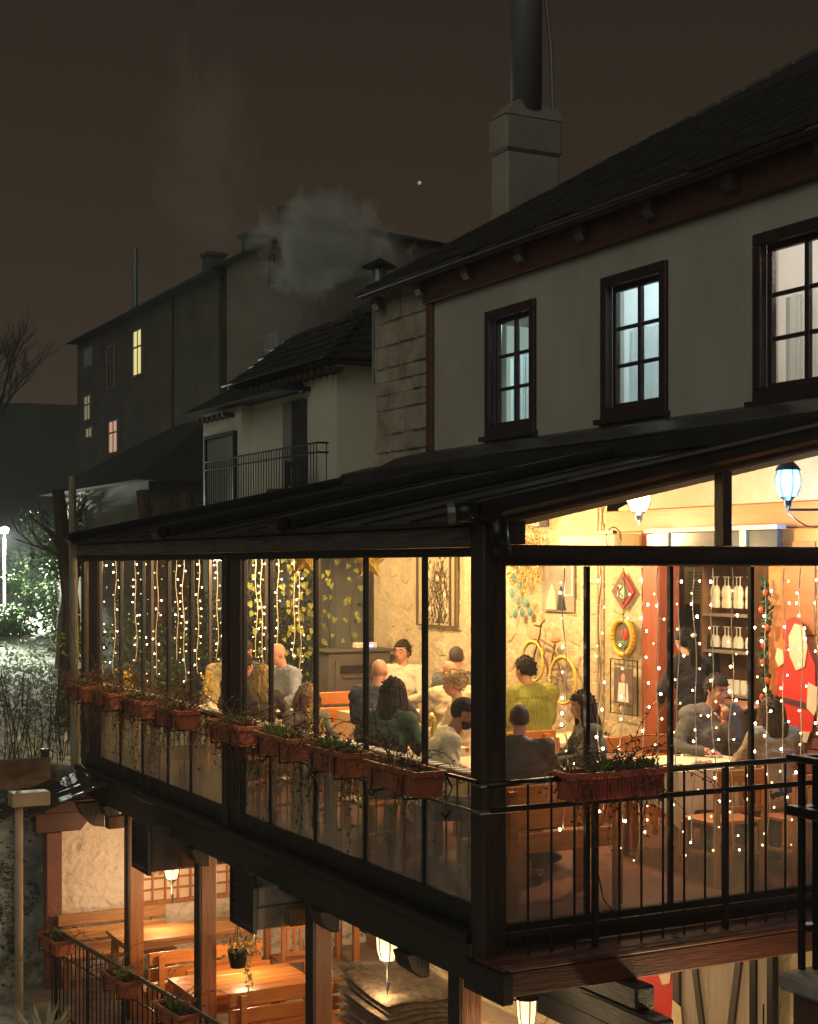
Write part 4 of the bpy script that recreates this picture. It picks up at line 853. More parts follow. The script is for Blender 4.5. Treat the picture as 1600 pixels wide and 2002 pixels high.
# stove / dark cabinet by the end wall
t = thing('pellet_stove', 'dark grey cabinet stove against the far glass wall', 'stove', (3.1, 8.3, 0)); gm2 = mat('stove_grey', (.10, .085, .075), .55, var=.1)
MB().box(2.72, 3.55, 8.30, 8.75, 0, 1.26).build('body', gm2, t, bev=.012); MB().box(2.68, 3.6, 8.26, 8.79, 1.262, 1.30).build('top', gm2, t, bev=.01)
f = MB(); rect_frame(f, 'y', 8.27, 8.298, 2.80, 3.47, .25, 1.16, .05); f.build('door_frame', gm2, t); [MB().box(2.87, 3.40, 8.275, 8.299, 1.02+k*.03, 1.035+k*.03).build('vent_slat', black, t) for k in range(3)]
MB().box(2.9, 3.35, 8.27, 8.285, .955, .975).build('rail', gm2, t)
t = thing('speaker_box', 'small white device with a blue light on the stove', 'speaker', (3.3, 8.45, 1.30)); MB().box(3.15, 3.42, 8.4, 8.55, 1.302, 1.37).build('case', white, t, bev=.01); MB().box(3.28, 3.36, 8.393, 8.398, 1.32, 1.345).build('display', emis('blue_led', (.15, .2, 1), 8), t)
# decorations on the stone wall
t = thing('framed_picture', 'framed drawing of flowering branches on the stone wall', 'picture', (3.64, 7.25, 1.6))
f = MB(); rect_frame(f, 'x', 3.60, 3.625, 6.80, 7.74, 1.60, 2.50, .018); f.build('frame', mat('thin_frame', (.10, .07, .04), .5), t); MB().box(3.63, 3.645, 6.82, 7.72, 1.62, 2.48).build('paper', mat('aged_paper', (.55, .45, .28), .9, col2=(.40, .34, .22), vscale=9), t)
m_ = MB(); rnd = random.Random(5)
for i in range(26):
    p = Vector((3.626, rnd.uniform(7.0, 7.55), 1.64)); pts = [p.copy()]
    for k in range(7): p = p+Vector((0, rnd.uniform(-.08, .08), rnd.uniform(.05, .13))); p.z = min(p.z, 2.45); p.y = min(7.69, max(6.86, p.y)); pts.append(p.copy())
    m_.path(pts, .004, 3)
    for k in range(5): q = rnd.choice(pts); m_.leaf(q, (0, rnd.uniform(-1, 1), rnd.uniform(-1, 1)), .03, .05)
m_.build('drawn_branches', mat('ink_brown', (.09, .07, .045), .9), t)
for i in range(9): MB().ell((3.622, rnd.uniform(6.95, 7.6), rnd.uniform(1.75, 2.35)), (.006, .035, .035), 8, 5).build('blossom', mat('pale_blossom', (.72, .62, .38), .8), t)
MB().box(3.60, 3.626, 6.93, 6.94, 1.62, 2.48).build('inner_bar', mat('thin_frame'), t)
t = thing('picture', 'photo of two cats by a shuttered window on the stone wall', 'picture', (3.65, 4.75, 1.84))
MB().box(3.64, 3.652, 4.46, 5.05, 1.84, 2.33).build('print', mat('cat_print', (.20, .17, .14), .8, col2=(.32, .28, .22), vscale=4), t); f = MB(); rect_frame(f, 'x', 3.628, 3.639, 4.47, 4.62, 2.0, 2.33, .015); f.build('shutter', white, t)
MB().prism([(4.60, 1.86), (4.74, 1.86), (4.71, 2.04), (4.68, 2.10), (4.65, 2.04)], 'x', 3.625, 3.638).build('dark_cat', black, t); MB().prism([(4.76, 1.86), (4.96, 1.86), (4.90, 2.04), (4.84, 2.12), (4.78, 2.04)], 'x', 3.625, 3.638).build('pale_cat', mat('pale_cat', (.55, .50, .40), .9), t)
# wreath
t = thing('gold_wreath', 'gold glitter spray with blue green leaves on the stone wall beside the corner post', 'decoration', (3.6, 5.4, 2.2)); m_ = MB()
for i in range(700):
    a = rnd.uniform(0, 6.28); r_ = .42*rnd.random()**.6; m_.leaf((3.62-rnd.random()*.08, 5.28+r_*math.cos(a)*.85, 2.44+r_*math.sin(a)), (-.3, math.cos(a)+rnd.uniform(-1, 1), math.sin(a)+rnd.uniform(-1, 1)), .016, .055)
m_.build('gold_sprigs', gold, t)
for a_, b_ in ((.24, .16), (.30, .02), (.18, -.06), (.34, -.14), (.22, -.22), (.08, -.24), (.13, -.34), (-.02, -.33), (.27, -.36)): MB().ell((3.58, 5.20+a_, 2.16+b_), (.012, .045, .052), 10, 6).build('round_leaf', mat('eucalyptus', (.12, .27, .25), .6, var=.3), t)
# bicycle
t = thing('wall_bicycle', 'decorative bicycle with yellow tyres and rusty frame hung on the stone wall', 'bicycle', (3.58, 4.8, 1.2))
x = 3.575; A = (x, 5.12, 1.32); B = (x, 4.56, 1.16); yt = mat('yellow_tyre', (.78, .55, .10), .6); rb_ = mat('rust_frame', (.16, .06, .03), .5)
for c, r_ in ((A, .205), (B, .235)):
    w_ = MB().torus(c, r_, .017, 'x', 32, 8).build('wheel', yt, t, smooth=True); MB().torus(c, r_-.022, .006, 'x', 28, 5).build('rim', metalg, w_)
    m_ = MB(); [m_.path([c, (x, c[1]+(r_-.02)*math.cos(a), c[2]+(r_-.02)*math.sin(a))], .0022, 3) for a in [k*PI/9 for k in range(18)]]; m_.build('spokes', metalg, w_, kind='stuff')
hd = (x, 4.98, 1.60); bb = (x, 4.80, 1.20); st = (x, 4.70, 1.52)
m_ = MB()
for p, q in ((A, hd), ((x, 4.97, 1.55), (x, 4.72, 1.48)), ((x, 5.0, 1.52), bb), (bb, st), (bb, B), (B, (x, 4.72, 1.46))): m_.path([p, q], .011, 6)
m_.build('frame', rb_, t); MB().path([(x, 4.90, 1.74), (x, 4.97, 1.70), hd], .009, 6).build('handlebar', rb_, t); MB().path([(x-.12, 4.90, 1.70), (x, 4.95, 1.68), (x+.04, 5.02, 1.70)], .009, 6).build('handlebar', rb_, t)
MB().ell((x, 4.70, 1.55), (.04, .075, .025), 12, 7).build('saddle', mat('orange_saddle', (.55, .18, .04), .4), t, smooth=True); MB().torus(bb, .04, .007, 'x', 14, 5).build('chainring', metalg, t)
# pipes on wall, grey strip
pw = thing('wall_pipes', 'pair of thin cream pipes running up the stone wall right of the bicycle', 'pipe', (3.66, 4.02, 0)); [MB().cyl((3.645, y, 0), (3.645, y, 3.1), .014, n=8).build('pipe', mat('cream_metal', (.50, .40, .26), .5), pw) for y in (4.00, 4.06)]
t = thing('red_diamond_sign', 'red bordered diamond sign with a pale monogram on the wall', 'sign', (3.63, 3.62, 2.0))
cy, cz = 3.62, 2.06
MB().prism([(cy, cz+.19), (cy+.18, cz), (cy, cz-.17), (cy-.18, cz)], 'x', 3.625, 3.65).build('border', mat('sign_red', (.48, .03, .02), .5), t); MB().prism([(cy, cz+.145), (cy+.135, cz), (cy, cz-.125), (cy-.135, cz)], 'x', 3.617, 3.6245).build('dark_field', mat('sign_dark', (.10, .09, .05), .6), t)
MB().prism([(cy+.065, cz-.045), (cy-.045, cz-.065), (cy-.065, cz+.045), (cy+.045, cz+.065)], 'x', 3.610, 3.6165).build('pale_patch', mat('sign_pale', (.72, .66, .50), .7), t)
for a, b, c_, d in ((.03, -.05, .04, .05), (.035, 0, -.03, .05), (.035, 0, -.035, -.05)): MB().path([(3.606, cy+a, cz+b), (3.606, cy+c_, cz+d)], .007, 5).build('letter_stroke', mat('sign_dark'), t)
t = thing('round_plate', 'round yellow rimmed wall plate with a red and green picture', 'wall plate', (3.62, 3.60, 1.63)); MB().torus((3.615, 3.60, 1.63), .165, .028, 'x', 28, 8).build('rim', mat('yellow_rim', (.75, .42, .04), .4), t, smooth=True)
MB().cyl((3.64, 3.60, 1.63), (3.62, 3.60, 1.63), .15, n=24).build('disc', mat('plate_brown', (.09, .08, .05), .6, var=.3, vscale=9), t); MB().ell((3.615, 3.57, 1.66), (.008, .055, .055)).build('red_blob', mat('sign_red'), t); MB().ell((3.612, 3.61, 1.56), (.008, .10, .035)).build('green_blob', leafg, t)
t = thing('magazine_rack', 'wire wall rack holding a magazine with a man in white on its cover', 'rack', (3.62, 3.58, .9)); m_ = MB()
rect_frame(m_, 'x', 3.61, 3.62, 3.36, 3.80, .90, 1.42, .008)
m_.build('frame', blackm, t)
for k in range(7): MB().cyl((3.612, 3.37+k*.07, .9), (3.612, 3.37+k*.07, 1.42), .003, n=4).build('wire', blackm, t)
MB().box(3.60, 3.608, 3.42, 3.72, 1.0, 1.34).build('magazine', mat('magazine_dark', (.08, .06, .07), .4, col2=(.20, .13, .13), vscale=11), t); MB().prism([(3.48, 1.02), (3.66, 1.02), (3.64, 1.20), (3.50, 1.20)], 'x', 3.597, 3.5995).build('printed_shirt', white, t); MB().ell((3.5975, 3.57, 1.245), (.003, .035, .045)).build('printed_face', mat('print_skin', (.55, .33, .22), .7), t)
t = thing('wall_camera', 'small dark camera box high on the stone wall', 'camera', (3.6, 5.0, 2.76)); MB().box(3.52, 3.64, 4.92, 5.06, 2.70, 2.84).build('body', mat('camera_grey', (.10, .10, .11), .4), t, bev=.01); MB().cyl((3.52, 4.99, 2.77), (3.50, 4.99, 2.77), .03, n=12).build('lens', black, t)
# screen roller and panels over the opening
t = thing('air_conditioner', 'pale yellow lit side of a long unit hung over the opening with looped cables', 'air conditioner', (3.5, 3.8, 2.5)); MB().box(3.35, 3.64, 3.36, 4.30, 2.47, 2.60).build('case', mat('cream_case', (.72, .58, .25), .5), t, bev=.01); MB().path([(3.33, 3.35+.12*math.sin(a), 2.56+.10*math.cos(a)) for a in [k*.5 for k in range(14)]], .006, 5).build('cable', black, t); MB().box(3.30, 3.348, 3.32, 3.62, 2.60, 2.63).build('bracket', black, t)
t = thing('television', 'wide dark television seen edge-on under the orange beam', 'television', (3.5, 2.4, 2.3)); MB().box(3.52, 3.58, 1.35, 3.1, 2.33, 2.60).build('screen', mat('screen_dark', (.05, .055, .06), .2), t, bev=.006); MB().box(3.50, 3.60, 1.33, 3.12, 2.602, 2.64).build('top_edge', mat('silver_edge', (.45, .45, .44), .4), t)
for y in (1.75, 2.8): MB().box(3.50, 3.518, y-.04, y+.04, 2.40, 2.60).build('bracket', mat('silver_edge'), t)
# glitter stars hung from the ceiling
for (x, y, z, lab) in ((.46, 3.88, 2.36, 'gold glitter star hanging behind the fourth pane, left one'), (.96, 3.62, 2.33, 'gold glitter star hanging to the right, larger looking')):
    t = thing('glitter_star', lab, 'star', (x, y, z), R(62), group='gold glitter stars'); P = []
    for k in range(10): a = PI/2+k*PI/5; r_ = .165 if k % 2 == 0 else .07; P.append((0, -r_*math.cos(a)*1., r_*math.sin(a)))
    ring = [(0, p[1], p[2]) for p in P]; MB().add(ring+[(-.035, 0, 0), (.035, 0, 0)], [(i, (i+1) % 10, 10) for i in range(10)]+[((i+1) % 10, i, 11) for i in range(10)]).build('star_body', gold, t, local=True); MB().cyl((0, 0, .16), (0, 0, .33), .0015, n=4).build('thread', wire, t, local=True)
# things on the bar room wall
t = thing('certificate', 'framed pale certificate on the brown wall above the coats', 'certificate', (4.88, 4.07, 2.1)); MB().box(4.86, 4.89, 3.88, 4.26, 1.92, 2.29).build('paper', mat('certificate_paper', (.50, .55, .42), .8, var=.08, vscale=5), t)
m_ = MB()
for k in range(9): m_.box(4.855, 4.858, 3.95+.03*(k % 3), 4.20-.02*(k % 2), 2.23-k*.032, 2.238-k*.032)
m_.build('printed_lines', mat('print_grey', (.18, .20, .17), .8), t, kind='stuff')
t = thing('glass_shelf', 'tall lit shelf of upside-down wine glasses behind the bar', 'shelf', (4.7, 3.2, 1))
for y in (2.86, 3.60): MB().box(4.55, 4.88, y-.015, y+.015, .5, 2.5).build('side_board', mat('brown_panel'), t)
for z in (1.07, 1.48, 1.83, 2.32): MB().box(4.55, 4.88, 2.875, 3.585, z-.012, z+.012).build('shelf_board', mat('pale_shelf', (.50, .42, .32), .6), t)
gw2 = mat('glowing_glassware', (.85, .78, .52), .15, emit=(1, .85, .5), es=.25)  # glasses glow by themselves, shelf light is put into the material
for z in (1.52, 1.90, 2.0):
    for k in range(8):
        y = 2.94+k*.085; MB().lathe((4.62+.03*(k % 2), y, z), [(.030, .0), (.034, .05), (.024, .10), (.005, .12), (.005, .19), (.030, .20)], 8).build('hanging_glass', gw2, t)
for k in range(6): MB().lathe((4.64, 2.98+k*.1, 1.085), [(.03, 0), (.034, .07), (.03, .13)], 8).build('tumbler', gw2, t)
MB().box(4.53, 4.55, 2.845, 2.87, 1.2, 2.3).build('light_strip', emis('strip_light', (1, .93, .78), 12), t)
# coats
cth = thing('hanging_coats', 'dark coats hanging in a row on the brown wall', 'coats', (4.7, 4.1, 1.2))
for k, (y, w) in enumerate(((4.62, .16), (4.28, .22), (3.98, .24), (3.72, .18))):
    m_ = MB(); n = 12
    for j, (z, ww, d) in enumerate(((1.92, .03, .03), (1.86, .10, .08), (1.7, .75, .12), (1.3, .95, .13), (.75, 1.0, .12))):
        for i in range(n+1): a = i/n*2*PI; m_.v.append((4.74-.02*k+d*math.cos(a)*(1+.15*math.sin(i*2.3+k)), y+ww*w*math.sin(a)*(1+.12*math.sin(i*3.1+j)), z))
    for j in range(4):
        for i in range(n): a = j*(n+1)+i; m_.f.append((a, a+1, a+n+2, a+n+1))
    m_.mi = [0]*len(m_.f); m_.build('coat', dkcloth, cth, smooth=True)
bc = thing('bar_counter', 'dark bar counter in front of the glass shelf', 'counter', (4.2, 3, 0)); MB().box(4.0, 4.45, 2.3, 3.9, 0, 1.02).build('body', mat('dark_counter', (.06, .04, .035), .5), bc, bev=.01); MB().box(3.97, 4.48, 2.27, 3.93, 1.022, 1.05).build('top', oakp, bc, bev=.006)
t = thing('steel_bowl', 'shiny round steel bowl on the bar counter', 'bowl', (4.12, 3.1, 1.05)); MB().lathe((4.12, 3.15, 1.053), [(0, 0), (.06, 0), (.13, .07), (.125, .07), (.05, .01)], 18).build('bowl', mat('steel', (.6, .65, .7), .15, metal=1), t, smooth=True)

# ================================================================== PEOPLE
def skin_m(n, c): return mat('skin_'+n, c, .55, var=.05, vscale=12)
SK = {'tan': skin_m('tan', (.50, .24, .15)), 'pink': skin_m('pink', (.58, .28, .19)), 'pale': skin_m('pale', (.58, .34, .24))}
for m_ in SK.values(): m_.node_tree.nodes['Principled BSDF'].inputs['Subsurface Weight'].default_value = .08
DG = None
PEND = []
def remesh(mb, name, mats, vox, smooth_it=3, parent=None, wr=0, seed=0, extra=None):
    me = mb.mesh(name, mats[0]); o = bpy.data.objects.new(name, me); COL.objects.link(o)
    r = o.modifiers.new('r', 'REMESH'); r.mode = 'VOXEL'; r.voxel_size = vox; s_ = o.modifiers.new('s', 'SMOOTH'); s_.iterations = smooth_it; s_.factor = .5
    if parent: o.parent = parent
    PEND.append((o, mats, wr, seed, extra)); return o
def flush_remesh():
    dg = bpy.context.evaluated_depsgraph_get(); res = [bpy.data.meshes.new_from_object(p[0].evaluated_get(dg)) for p in PEND]
    for (o, mats, wr, seed, extra), m2 in zip(PEND, res):
        o.modifiers.clear(); m2.name = o.name
        if wr:
            for v in m2.vertices:
                c = v.co; f = noise.noise(Vector((c.x*6+seed, c.y*6, c.z*12)))+.6*(1-abs(noise.noise(Vector((c.x*12, c.y*12+seed, c.z*17+c.x*8))))*3)
                v.co = c+v.normal*f*wr
        if extra:
            em = extra.mesh('e', mats[0]); bm = bmesh.new(); bm.from_mesh(m2); bm.from_mesh(em); bm.to_mesh(m2); bm.free()
        m2.materials.clear(); [m2.materials.append(m) for m in mats]
        m2.polygons.foreach_set('use_smooth', [True]*len(m2.polygons)); m2.update(); o.data = m2
def hand(mb, wr, d, up, s=1., curl=.8, side=1):
    d = Vector(d).normalized(); up = Vector(up); up = (up-d*up.dot(d)).normalized(); lat = d.cross(up)*side
    wr = Vector(wr); pc = wr+d*.045*s
    mb.cyl(wr-d*.03, wr+d*.02, .026*s, .030*s, 8)
    for k in (-1.2, -.4, .4, 1.2): mb.cyl(wr+d*.005, wr+d*.085*s+lat*k*.018*s, .017*s, .013*s, 7)
    for k, L_ in zip((-1.2, -.4, .4, 1.2), (.062, .075, .080, .070)):
        p = wr+d*.082*s+lat*k*.018*s; dd = d.copy()
        for j, f in enumerate((.45, .32, .23)):
            a = curl*(.55+.25*j); dd = (dd*math.cos(a)-up*math.sin(a)).normalized(); up2 = up
            q = p+dd*L_*f*s*1.1; mb.cyl(p, q, (.0088-.0008*j)*s, (.0080-.0008*j)*s, 7); mb.ell(q, (.0080-.0008*j)*s, 6, 4); p = q
    p = wr+d*.02*s+lat*.028*s; dd = (d*.7+lat*.7-up*.3).normalized()
    for L_, a in ((.038, .2), (.030, .5)):
        q = p+dd*L_*s; mb.cyl(p, q, .011*s, .009*s, 7); mb.ell(q, .009*s, 6, 4); p = q; dd = (dd*math.cos(a)-up*math.sin(a)-lat*.3*math.sin(a)).normalized()
def person(x, y, ztop, hd, lab, shirt, skin='tan', hair='short', hcol=(.03, .02, .015), lean=.15, pitch=0., yaw=0., roll=0., fat=0., shoulder=1., hands=None, standing=False, glasses=False, wr=.0135, seat=.46, chest_m=None, beard=False, knit=False, pants=(.02, .022, .03), arms_curl=.8, food=False, hs=1.):
    t = thing('person', lab, 'person', (x, y, 0), R(hd))
    # upper body pivots about the hips; ztop sets how high the crown is
    up_len = .88
    hip = Vector((0, 0, .95 if standing else seat+.09)); 
    k = (ztop-hip.z)/(up_len*math.cos(lean*.9)); k = max(.80, min(1.12, k))
    rot = Matrix.Rotation(lean, 3, 'Y')
    def U(a, b, c): return hip+rot @ (Vector((a, b, c))*k)
    sh = [U(0, .175*shoulder, .53), U(0, -.175*shoulder, .53)]
    neck0 = U(.0, 0, .56); 
    hc = U(.035, 0, .755)
    hr = Matrix.Rotation(yaw, 3, 'Z') @ Matrix.Rotation(lean*.35+pitch, 3, 'Y') @ Matrix.Rotation(roll, 3, 'X')
    hk = k*.97*hs
    def Hd(a, b, c): return hc+hr @ (Vector((a, b, c))*hk)
    def HM(): return Matrix.Translation(hc) @ hr.to_4x4() @ Matrix.Scale(hk, 4)
    tor = MB(); M4 = Matrix.Translation(hip) @ rot.to_4x4() @ Matrix.Scale(k, 4)
    def torso(mb, g=0):
        mb.ell((0, 0, .02), (.125+g+fat*.3, .165+g+fat*.3, .13), 14, 9, M4); mb.ell((.01+fat*.3, 0, .17), (.115+g+fat*.7, .150+g+fat*.6, .17), 14, 9, M4)
        mb.ell((.0, 0, .36), (.118+g+fat*.3, .165*shoulder+g+fat*.4, .18), 14, 9, M4); mb.ell((-.01, 0, .47), (.095+g, .168*shoulder+g, .10), 14, 9, M4)
        mb.cyl(sh[0], sh[1], (.068+g)*k, n=10)
        for s_ in sh: mb.ell(s_, (.070+g+fat*.1)*k, 10, 7)
        for s_ in (-1, 1): mb.cyl(U(-.01, s_*.05, .575), U(-.005, s_*.16*shoulder, .54), (.045+g)*k, (.055+g)*k, 10)
    if hands is None: hands = [(.36, .14, .80), (.36, -.14, .80)]
    ik = []
    for i in (0, 1):
        s0 = sh[i]; h = Vector(hands[i]); d = h-s0; L1, L2 = .285*k, .255*k
        if d.length > (L1+L2)*.98: h = s0+d.normalized()*(L1+L2)*.98; d = h-s0
        a = (L1*L1-L2*L2+d.length**2)/(2*d.length); hh = math.sqrt(max(0, L1*L1-a*a)); sgn = 1 if i == 0 else -1
        ax = d.normalized(); o = Vector((-.15, sgn*.75, -.8)); o = (o-ax*o.dot(ax)).normalized(); ik.append((s0, s0+ax*a+o*hh, h))
    def arms(mb, g=0, cut=1.):
        for s0, e, h in ik:
            h2 = e.lerp(h, cut); mb.cyl(s0, e, (.050+g+fat*.12)*k, (.040+g)*k, 10); mb.ell(e, (.041+g)*k, 9, 6); mb.cyl(e, h2, (.040+g)*k, (.028+g)*k, 10)
    if standing: leg = [(Vector((0, s_*.09, .92)), Vector((.01, s_*.10, .50)), Vector((-.01, s_*.10, .09))) for s_ in (1, -1)]
    else: leg = [(Vector((0, s_*.09, seat+.09)), Vector((.40, s_*.13, seat+.08)), Vector((.36, s_*.13, .09))) for s_ in (1, -1)]
    def legs(mb, g=0, cut=1.):
        for a, b, c in leg: mb.cyl(a, b, .085+g, .060+g, 10); mb.ell(b, .061+g, 9, 6); mb.cyl(b, b.lerp(c, cut), .058+g, .040+g, 10)
    b = MB(); torso(b); arms(b); legs(b)
    b.cyl(neck0-rot @ Vector((0, 0, .05)), Hd(-.015, 0, -.03), .056*k, .052*k, 12)
    # head
    M = HM(); b.ell((-.008, 0, .028), (.096, .076, .094), 16, 12, M); b.ell((.022, 0, -.035), (.066, .060, .078), 14, 10, M); b.ell((.038, 0, -.088), (.036, .034, .026), 10, 7, M); b.ell((.058, 0, .038), (.034, .056, .022), 12, 7, M)
    b.cyl(Hd(.074, 0, .022), Hd(.104, 0, -.030), .010*hk, .017*hk, 8); b.ell((.100, 0, -.030), (.016, .017, .012), 8, 6, M); b.ell((.078, 0, -.062), (.016, .026, .008), 8, 6, M); b.ell((.075, 0, -.073), (.015, .022, .008), 8, 6, M)
    for s_ in (-1, 1):
        b.ell((.055, s_*.038, -.02), (.028, .022, .024), 8, 6, M); b.ell((-.005, s_*.079, -.008), (.017, .012, .031), 9, 7, M); b.ell((-.012, s_*.086, .002), (.014, .009, .022), 9, 7, M)
    ex = MB()
    for i, (s0, e, h) in enumerate(ik): hand(ex, h, (h-e) if not food or i else (.25, .0, 1), (0, 0, 1) if (h-e).z < .12 else (1, 0, 0), k, arms_curl, -1 if i == 0 else 1)
    for a, bb, c in leg: ex.ell(c+Vector((.06, 0, -.035)), (.12, .045, .05), 10, 7)
    sk = SK[skin]; body = remesh(b, 'body', [sk], .0115, 2, t, extra=ex)
    e_ = MB(); 
    for s_ in (-1, 1): e_.ell((.079, s_*.032, .004), (.010, .015, .0075), 10, 7, M)
    e_.build('eye', mat('eye_white', (.62, .58, .52), .3), t, local=True, kind='stuff')
    e_ = MB(); 
    for s_ in (-1, 1): e_.ell((.0865, s_*.032, .003), (.004, .006, .006), 8, 6, M)
    e_.build('iris', mat('iris_dark', (.03, .02, .015), .2), t, local=True, kind='stuff')
    hcol = tuple(c*.6 for c in hcol); hm = mat('hair_%d' % int(hcol[0]*1e6+hcol[1]*1e3), hcol, .62, spec=.25, var=.35, vscale=10, bump=.5, bscale=30, grain=(4, 4, .6))
    e_ = MB()
    for s_ in (-1, 1): e_.path([Hd(.088, s_*.015, .026), Hd(.088, s_*.034, .033), Hd(.074, s_*.054, .024)], .004*hk, 5)
    if hair != 'none': e_.build('eyebrow', hm if hair not in ('bald',) else mat('brow_grey', (.15, .12, .10), .8), t, local=True, kind='stuff')
    MB().path([Hd(.0905, -.018, -.067), Hd(.0935, 0, -.0665), Hd(.0905, .018, -.067)], .0022*hk, 5).build('mouth', mat('mouth_dark', (.22, .06, .05), .6), t, local=True)
    # hair
    def cap(thick, low_back=-.045, front=.055, side=-.005, jit=.004, sc=1.):
        c = MB(); n, m = 28, 16; rnd = random.Random(int(x*97+y*31)); vs = []
        for j in range(m+1):
            th = PI*j/m*.80
            for i in range(n):
                a = 2*PI*i/n; ca, sa = math.cos(a), math.sin(a); v = Vector((-.010+(.098+thick)*math.sin(th)*ca, (.078+thick)*math.sin(th)*sa, .028+(.096+thick)*math.cos(th)))
                v += Vector((ca, sa, .5))*jit*noise.noise(Vector((v.x*40+x, v.y*40, v.z*40)))*2; vs.append(v)
        fs = []
        for j in range(m):
            for i in range(n):
                q = [j*n+i, j*n+(i+1) % n, (j+1)*n+(i+1) % n, (j+1)*n+i]; ctr = sum((vs[p] for p in q), Vector())/4
                lim = front if ctr.x > .045 else (side+(front-side)*max(0, (ctr.x+.005)/.05)**1.3 if ctr.x > -.005 else low_back+(side-low_back)*max(0, (ctr.x+.10)/.095)**2)
                if ctr.z > lim: fs.append(q)
        if thick > .008:
            for _ in range(170):
                q = rnd.choice(fs); p0 = vs[q[0]].lerp(vs[q[2]], rnd.random()).lerp(vs[q[1]], rnd.random()*.5); dd = (p0-Vector((0, 0, .02))).normalized()
                c.add([p0, p0+dd*.007+Vector((-.012, rnd.uniform(-.008, .008), rnd.uniform(-.016, .0))), p0+Vector((-.004, .006, -.006))], [(0, 1, 2)], M)
        c.add(vs, fs, M); o = c.build('hair', hm, t, local=True, smooth=True); s_ = o.modifiers.new('thick', 'SOLIDIFY'); s_.thickness = max(.006, thick*.9); s_.offset = -1
        return o
    if hair == 'short': cap(.013)
    elif hair == 'buzz': cap(.003, jit=.001)
    elif hair == 'bun':
        cap(.014, low_back=-.06, front=.058, side=-.02); MB().ell((-.115, .0, .02), (.04, .045, .045), 10, 7, M).build('hair_bun', hm, t, local=True, smooth=True)
    elif hair in ('long', 'wavy', 'bob', 'curly', 'tied'):
        cap(.020 if hair != 'tied' else .012, low_back=-.06, front=.062, side=-.03, jit=.008)
        L_ = {'long': .40, 'wavy': .42, 'bob': .17, 'curly': .13, 'tied': .30}[hair]; hb = MB(); rnd = random.Random(int(x*51+y*17)); N_ = {'curly': 170, 'tied': 46}.get(hair, 110)
        for i in range(N_):
            a = rnd.uniform(.42*PI, 1.58*PI) if hair != 'tied' else rnd.gauss(PI, .22); z0 = rnd.uniform(-.01, .115); r_ = math.sqrt(max(.0, 1-((z0-.028)/.115)**2))
            p = Vector(Hd(-.010+.112*r_*math.cos(a), .092*r_*math.sin(a), z0)); pts = [p.copy()]; out = hr @ Vector((math.cos(a), math.sin(a), 0)); out.z = 0
            if hair == 'curly':
                for q in range(4): p = p+Vector((rnd.uniform(-1, 1), rnd.uniform(-1, 1), rnd.uniform(-.9, .7)))*.022+out*.006; pts.append(p.copy())
                hb.path(pts, .009, 5, .006)
            else:
                n_ = 11; bk = rot @ Vector((-1, 0, 0))
                for q in range(n_):
                    u = q/n_; w_ = (.012 if hair == 'wavy' else .003)*math.sin(q*1.7+i*.9)
                    p = p+Vector((0, 0, -1))*L_/n_*rnd.uniform(.9, 1.05)+out*(.012*(1-u)**2 if u < .4 else -.004)+(bk*.006 if u > .25 else Vector())+Vector((w_*rnd.uniform(.5, 1), w_, 0))
                    lim = .10
                    pts.append(p.copy())
                hb.path(pts, .011, 5, .005)
        hb.build('hair_lock', hm, t, local=True, smooth=True, kind='stuff')
        if hair == 'tied': MB().ell((-.12, 0, .03), (.035, .035, .035), 10, 7, M).build('hair_tie', hm, t, local=True, smooth=True)
    if beard:
        o = MB(); o.ell((.026, 0, -.052), (.068, .063, .066), 14, 10, M); o = o.build('beard', hm, t, local=True, smooth=True)
        bm = bmesh.new(); bm.from_mesh(o.data); inv = M.inverted(); bmesh.ops.delete(bm, geom=[v for v in bm.verts if (inv @ v.co).z > -.045 or abs((inv @ v.co).y) < .022 and (inv @ v.co).z > -.082 and (inv @ v.co).x > .05], context='VERTS'); bm.to_mesh(o.data); bm.free()
    if glasses:
        g_ = MB()
        for s_ in (-1, 1):
            ring = [Hd(.098, s_*.032+.023*math.cos(a), .003+.019*math.sin(a)) for a in [q*PI/8 for q in range(17)]]; g_.path(ring, .0024*hk, 5); g_.path([Hd(.096, s_*.055, .008), Hd(.0, s_*.082, .008)], .002*hk, 4)
        g_.path([Hd(.098, -.009, .004), Hd(.100, 0, .007), Hd(.098, .009, .004)], .002*hk, 4); g_.build('spectacles', black, t, local=True, kind='stuff')
    # clothes
    c = MB(); torso(c, .014); arms(c, .013, .93); c.cyl(U(-.005, 0, .53), U(.012, 0, .615), .078*k, .064*k, 12)
    so = remesh(c, 'shirt', [shirt], .016, 3, t, wr=wr, seed=x*3)
    if knit:
        kb = MB()
        for a in range(-7, 8):
            if abs(a) < 8:
                yv = a*.022; pts = []
                for q in range(26):
                    z = .02+q*.02; ww = .185; dd = math.sqrt(max(0, 1-(yv/ww)**2)); pts.append(U(-(.125+fat*.45*math.sin(min(1, z/.5)*PI)**.5)*dd-.018, yv+.004*math.sin(q*1.3), z))
                kb.path(pts, .0055, 4)
        kb.build('knit_rib', shirt, t, local=True, kind='stuff')
    c = MB(); legs(c, .014, .96); c.ell((0, 0, .02), (.142+fat*.3, .182+fat*.3, .13), 14, 9, M4); remesh(c, 'trousers', [mat('trousers_%d' % int(pants[0]*200), pants, .85)], .024, 3, t, wr=.004)
    c = MB()
    for a, bb, cc in leg: c.ell(cc+Vector((.06, 0, -.04)), (.135, .052, .052), 10, 7)
    c.build('shoe', black, t, local=True, smooth=True, kind='stuff')
    if food: MB().ell(ik[0][2]+Vector((.055, -.01, .10)), (.035, .03, .03), 9, 7).build('bite_of_bread', mat('bread_food'), t, local=True, smooth=True)
    return t
